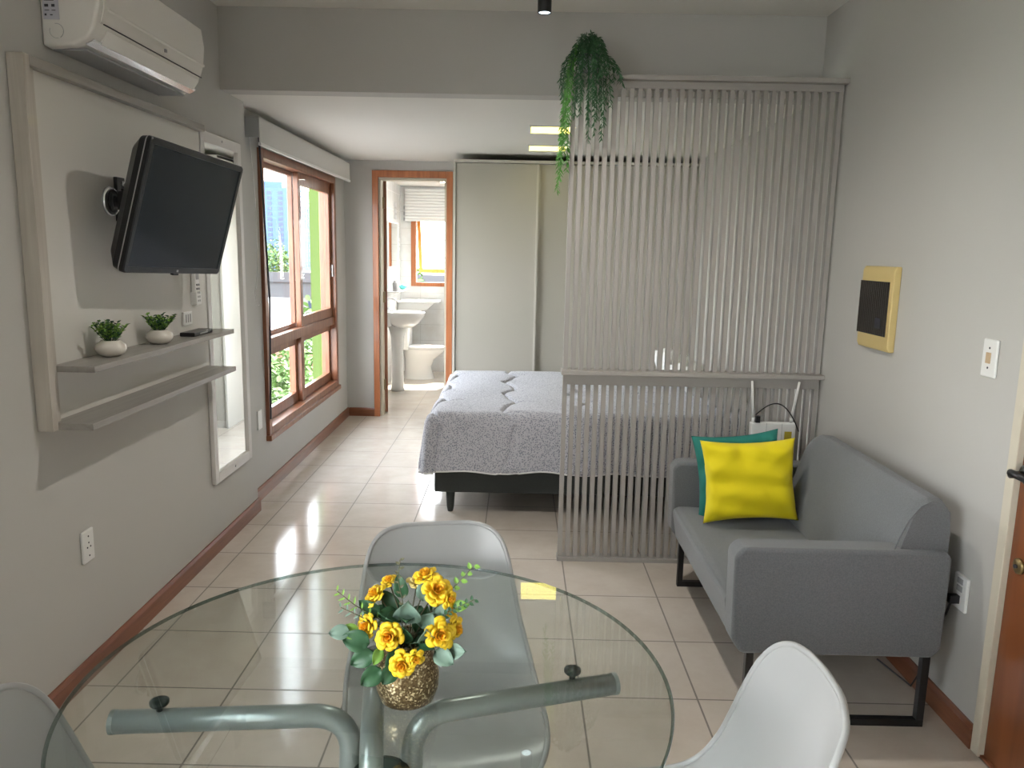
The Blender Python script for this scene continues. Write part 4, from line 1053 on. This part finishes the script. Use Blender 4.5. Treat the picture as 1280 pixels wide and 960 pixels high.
# viaduct
vd = thing('viaduct', (-30, 85, -8), 'grey concrete viaduct crossing behind the bedroom window', 'bridge')
m = MB(); m.box(-90, 8, 62, 66, -2.6, -1.3); m.build('deck', 'concrete', vd)
m = MB(); m.box(-90, 8, 61.8, 62.0, -1.3, -.5); m.build('parapet', 'concrete', vd)
for x in range(-80, 8, 14): MB().box(x, x+1.4, 63, 65, -8, -2.6).build('pier', 'concrete', vd)
def tree(x, y, z, r, h_, label, m_='treeleaf', seed=0, group='trees outside the windows'):
    rnd = random.Random(seed); t = thing('tree', (x, y, z), label, 'tree', group)
    MB().tube([(x, y, z), (x+.1, y, z+h_*.5), (x, y+.1, z+h_*.8)], [r*.10, r*.07, r*.04], 8).build('trunk', 'bark', t, smooth=True)
    m = MB()
    for k in range(2600):
        v = Vector((rnd.gauss(0, 1), rnd.gauss(0, 1), rnd.gauss(0, 1))).normalized()*r*rnd.uniform(.55, 1.05)
        v.z *= .8; v *= 1+.25*math.sin(v.x*3/r+seed)*math.sin(v.y*4/r)
        p = Vector((x, y, z+h_))+v
        d = Vector((rnd.gauss(0, 1), rnd.gauss(0, 1), rnd.gauss(0, .6))).normalized()
        m.leaf(p, d, (rnd.uniform(-1, 1), rnd.uniform(-1, 1), 1), r*.12, r*.075)
    m.build('crown', m_, t, fixn=False)
tree(-23.5, 74, -8, 2.6, 7.8, 'bright green tree behind the viaduct, in front of the pale blue tower', seed=1)
tree(-15.5, 76, -8, 2.0, 7.6, 'dark tree behind the viaduct, right of the pale blue tower', 'treeleaf2', seed=4)
tree(-2.9, 10.2, -8, 1.15, 6.9, 'leafy bush crown just below the bedroom window, seen in the lower left pane', seed=3)
tree(-2.6, 13.2, -8, 1.1, 6.9, 'leafy bush crown seen in the lower right pane of the bedroom window', seed=2)
tree(-19.5, 45, -8, 1.5, 3.0, 'low dark shrub under the viaduct deck', 'treeleaf2', seed=6)
tree(1.7, 14.6, -8, 2.4, 7.0, 'bright bush crown outside the bathroom window', seed=7, group=None)
tree(-2.6, 21, -8, 2.2, 7.2, 'second leafy crown farther behind the bathroom window', seed=8, group=None)
def house(x, y, w_, d_, h_, label):
    t = thing('house', (x, y, -8), label, 'house')
    B(x-w_/2, x+w_/2, y-d_/2, y+d_/2, -8, h_).build('wall', 'house', t)
    MB().prism([(x-w_/2-.5, h_), (x+w_/2+.5, h_), (x, h_+2.2)], 'y', y-d_/2-.5, y+d_/2+.5).build('roof', 'rooftile', t)
    for k in range(3): B(x-w_*.35+k*w_*.28, x-w_*.2+k*w_*.28, y-d_/2-.06, y-d_/2, h_-2.4, h_-1.0).build('window', 'towerwin', t)
house(-17.5, 84, 9, 10, -2.4, 'low house with terracotta roof behind the viaduct')
m = MB(); m.box(-26, -12, 50, 50.3, -8, -5.4); o = m.build('boundary_wall', 'rooftile'); tag(o, 'long reddish boundary wall in front of the viaduct piers', 'wall')

# ---------------------------------------------------------------- light
w = bpy.data.worlds.new('world'); bpy.context.scene.world = w; w.use_nodes = True
nt = w.node_tree; bg = nt.nodes['Background']
bg.inputs[1].default_value = 8.5
tc = nt.nodes.new('ShaderNodeTexCoord'); sp = nt.nodes.new('ShaderNodeSeparateXYZ'); rp = nt.nodes.new('ShaderNodeValToRGB')
rp.color_ramp.elements[0].position = 0; rp.color_ramp.elements[0].color = (.98, .98, .97, 1)
rp.color_ramp.elements[1].position = .8; rp.color_ramp.elements[1].color = (.80, .88, 1, 1)
nt.links.new(tc.outputs['Generated'], sp.inputs[0]); nt.links.new(sp.outputs[2], rp.inputs[0]); nt.links.new(rp.outputs[0], bg.inputs[0])
sl_ = bpy.data.lights.new('sun', 'SUN'); sl_.energy = 14.0; sl_.angle = .01; sl_.color = (1, .95, .86)
so_ = bpy.data.objects.new('sun', sl_); C.objects.link(so_)
so_.rotation_euler = Vector((-.30, -.72, -.95)).to_track_quat('-Z', 'Y').to_euler()

# ---------------------------------------------------------------- camera
S = .41
cam = bpy.data.cameras.new('camera'); co = bpy.data.objects.new('camera', cam); C.objects.link(co)
cam.sensor_fit = 'HORIZONTAL'; cam.sensor_width = 36; cam.lens = 970.2/1280*36; cam.clip_start = .02; cam.clip_end = 1000
pit, yw, rl = -.1690, .0063, -.0194
Rm = Matrix.Rotation(yw, 3, 'Z') @ Matrix.Rotation(pit, 3, 'X') @ Matrix.Rotation(rl, 3, 'Y')
right, fwd, up = Rm.col[0], Rm.col[1], Rm.col[2]
Mx = Matrix((right, up, -fwd)).transposed().to_4x4(); Mx.translation = Vector((3.397*S, -6.115*S, 3.7515*S))
co.matrix_world = Mx
sc = bpy.context.scene; sc.camera = co
sc.view_settings.view_transform = 'Standard'; sc.view_settings.look = 'None'; sc.view_settings.gamma = 1; sc.view_settings.exposure = .90
sc.view_settings.use_curve_mapping = False
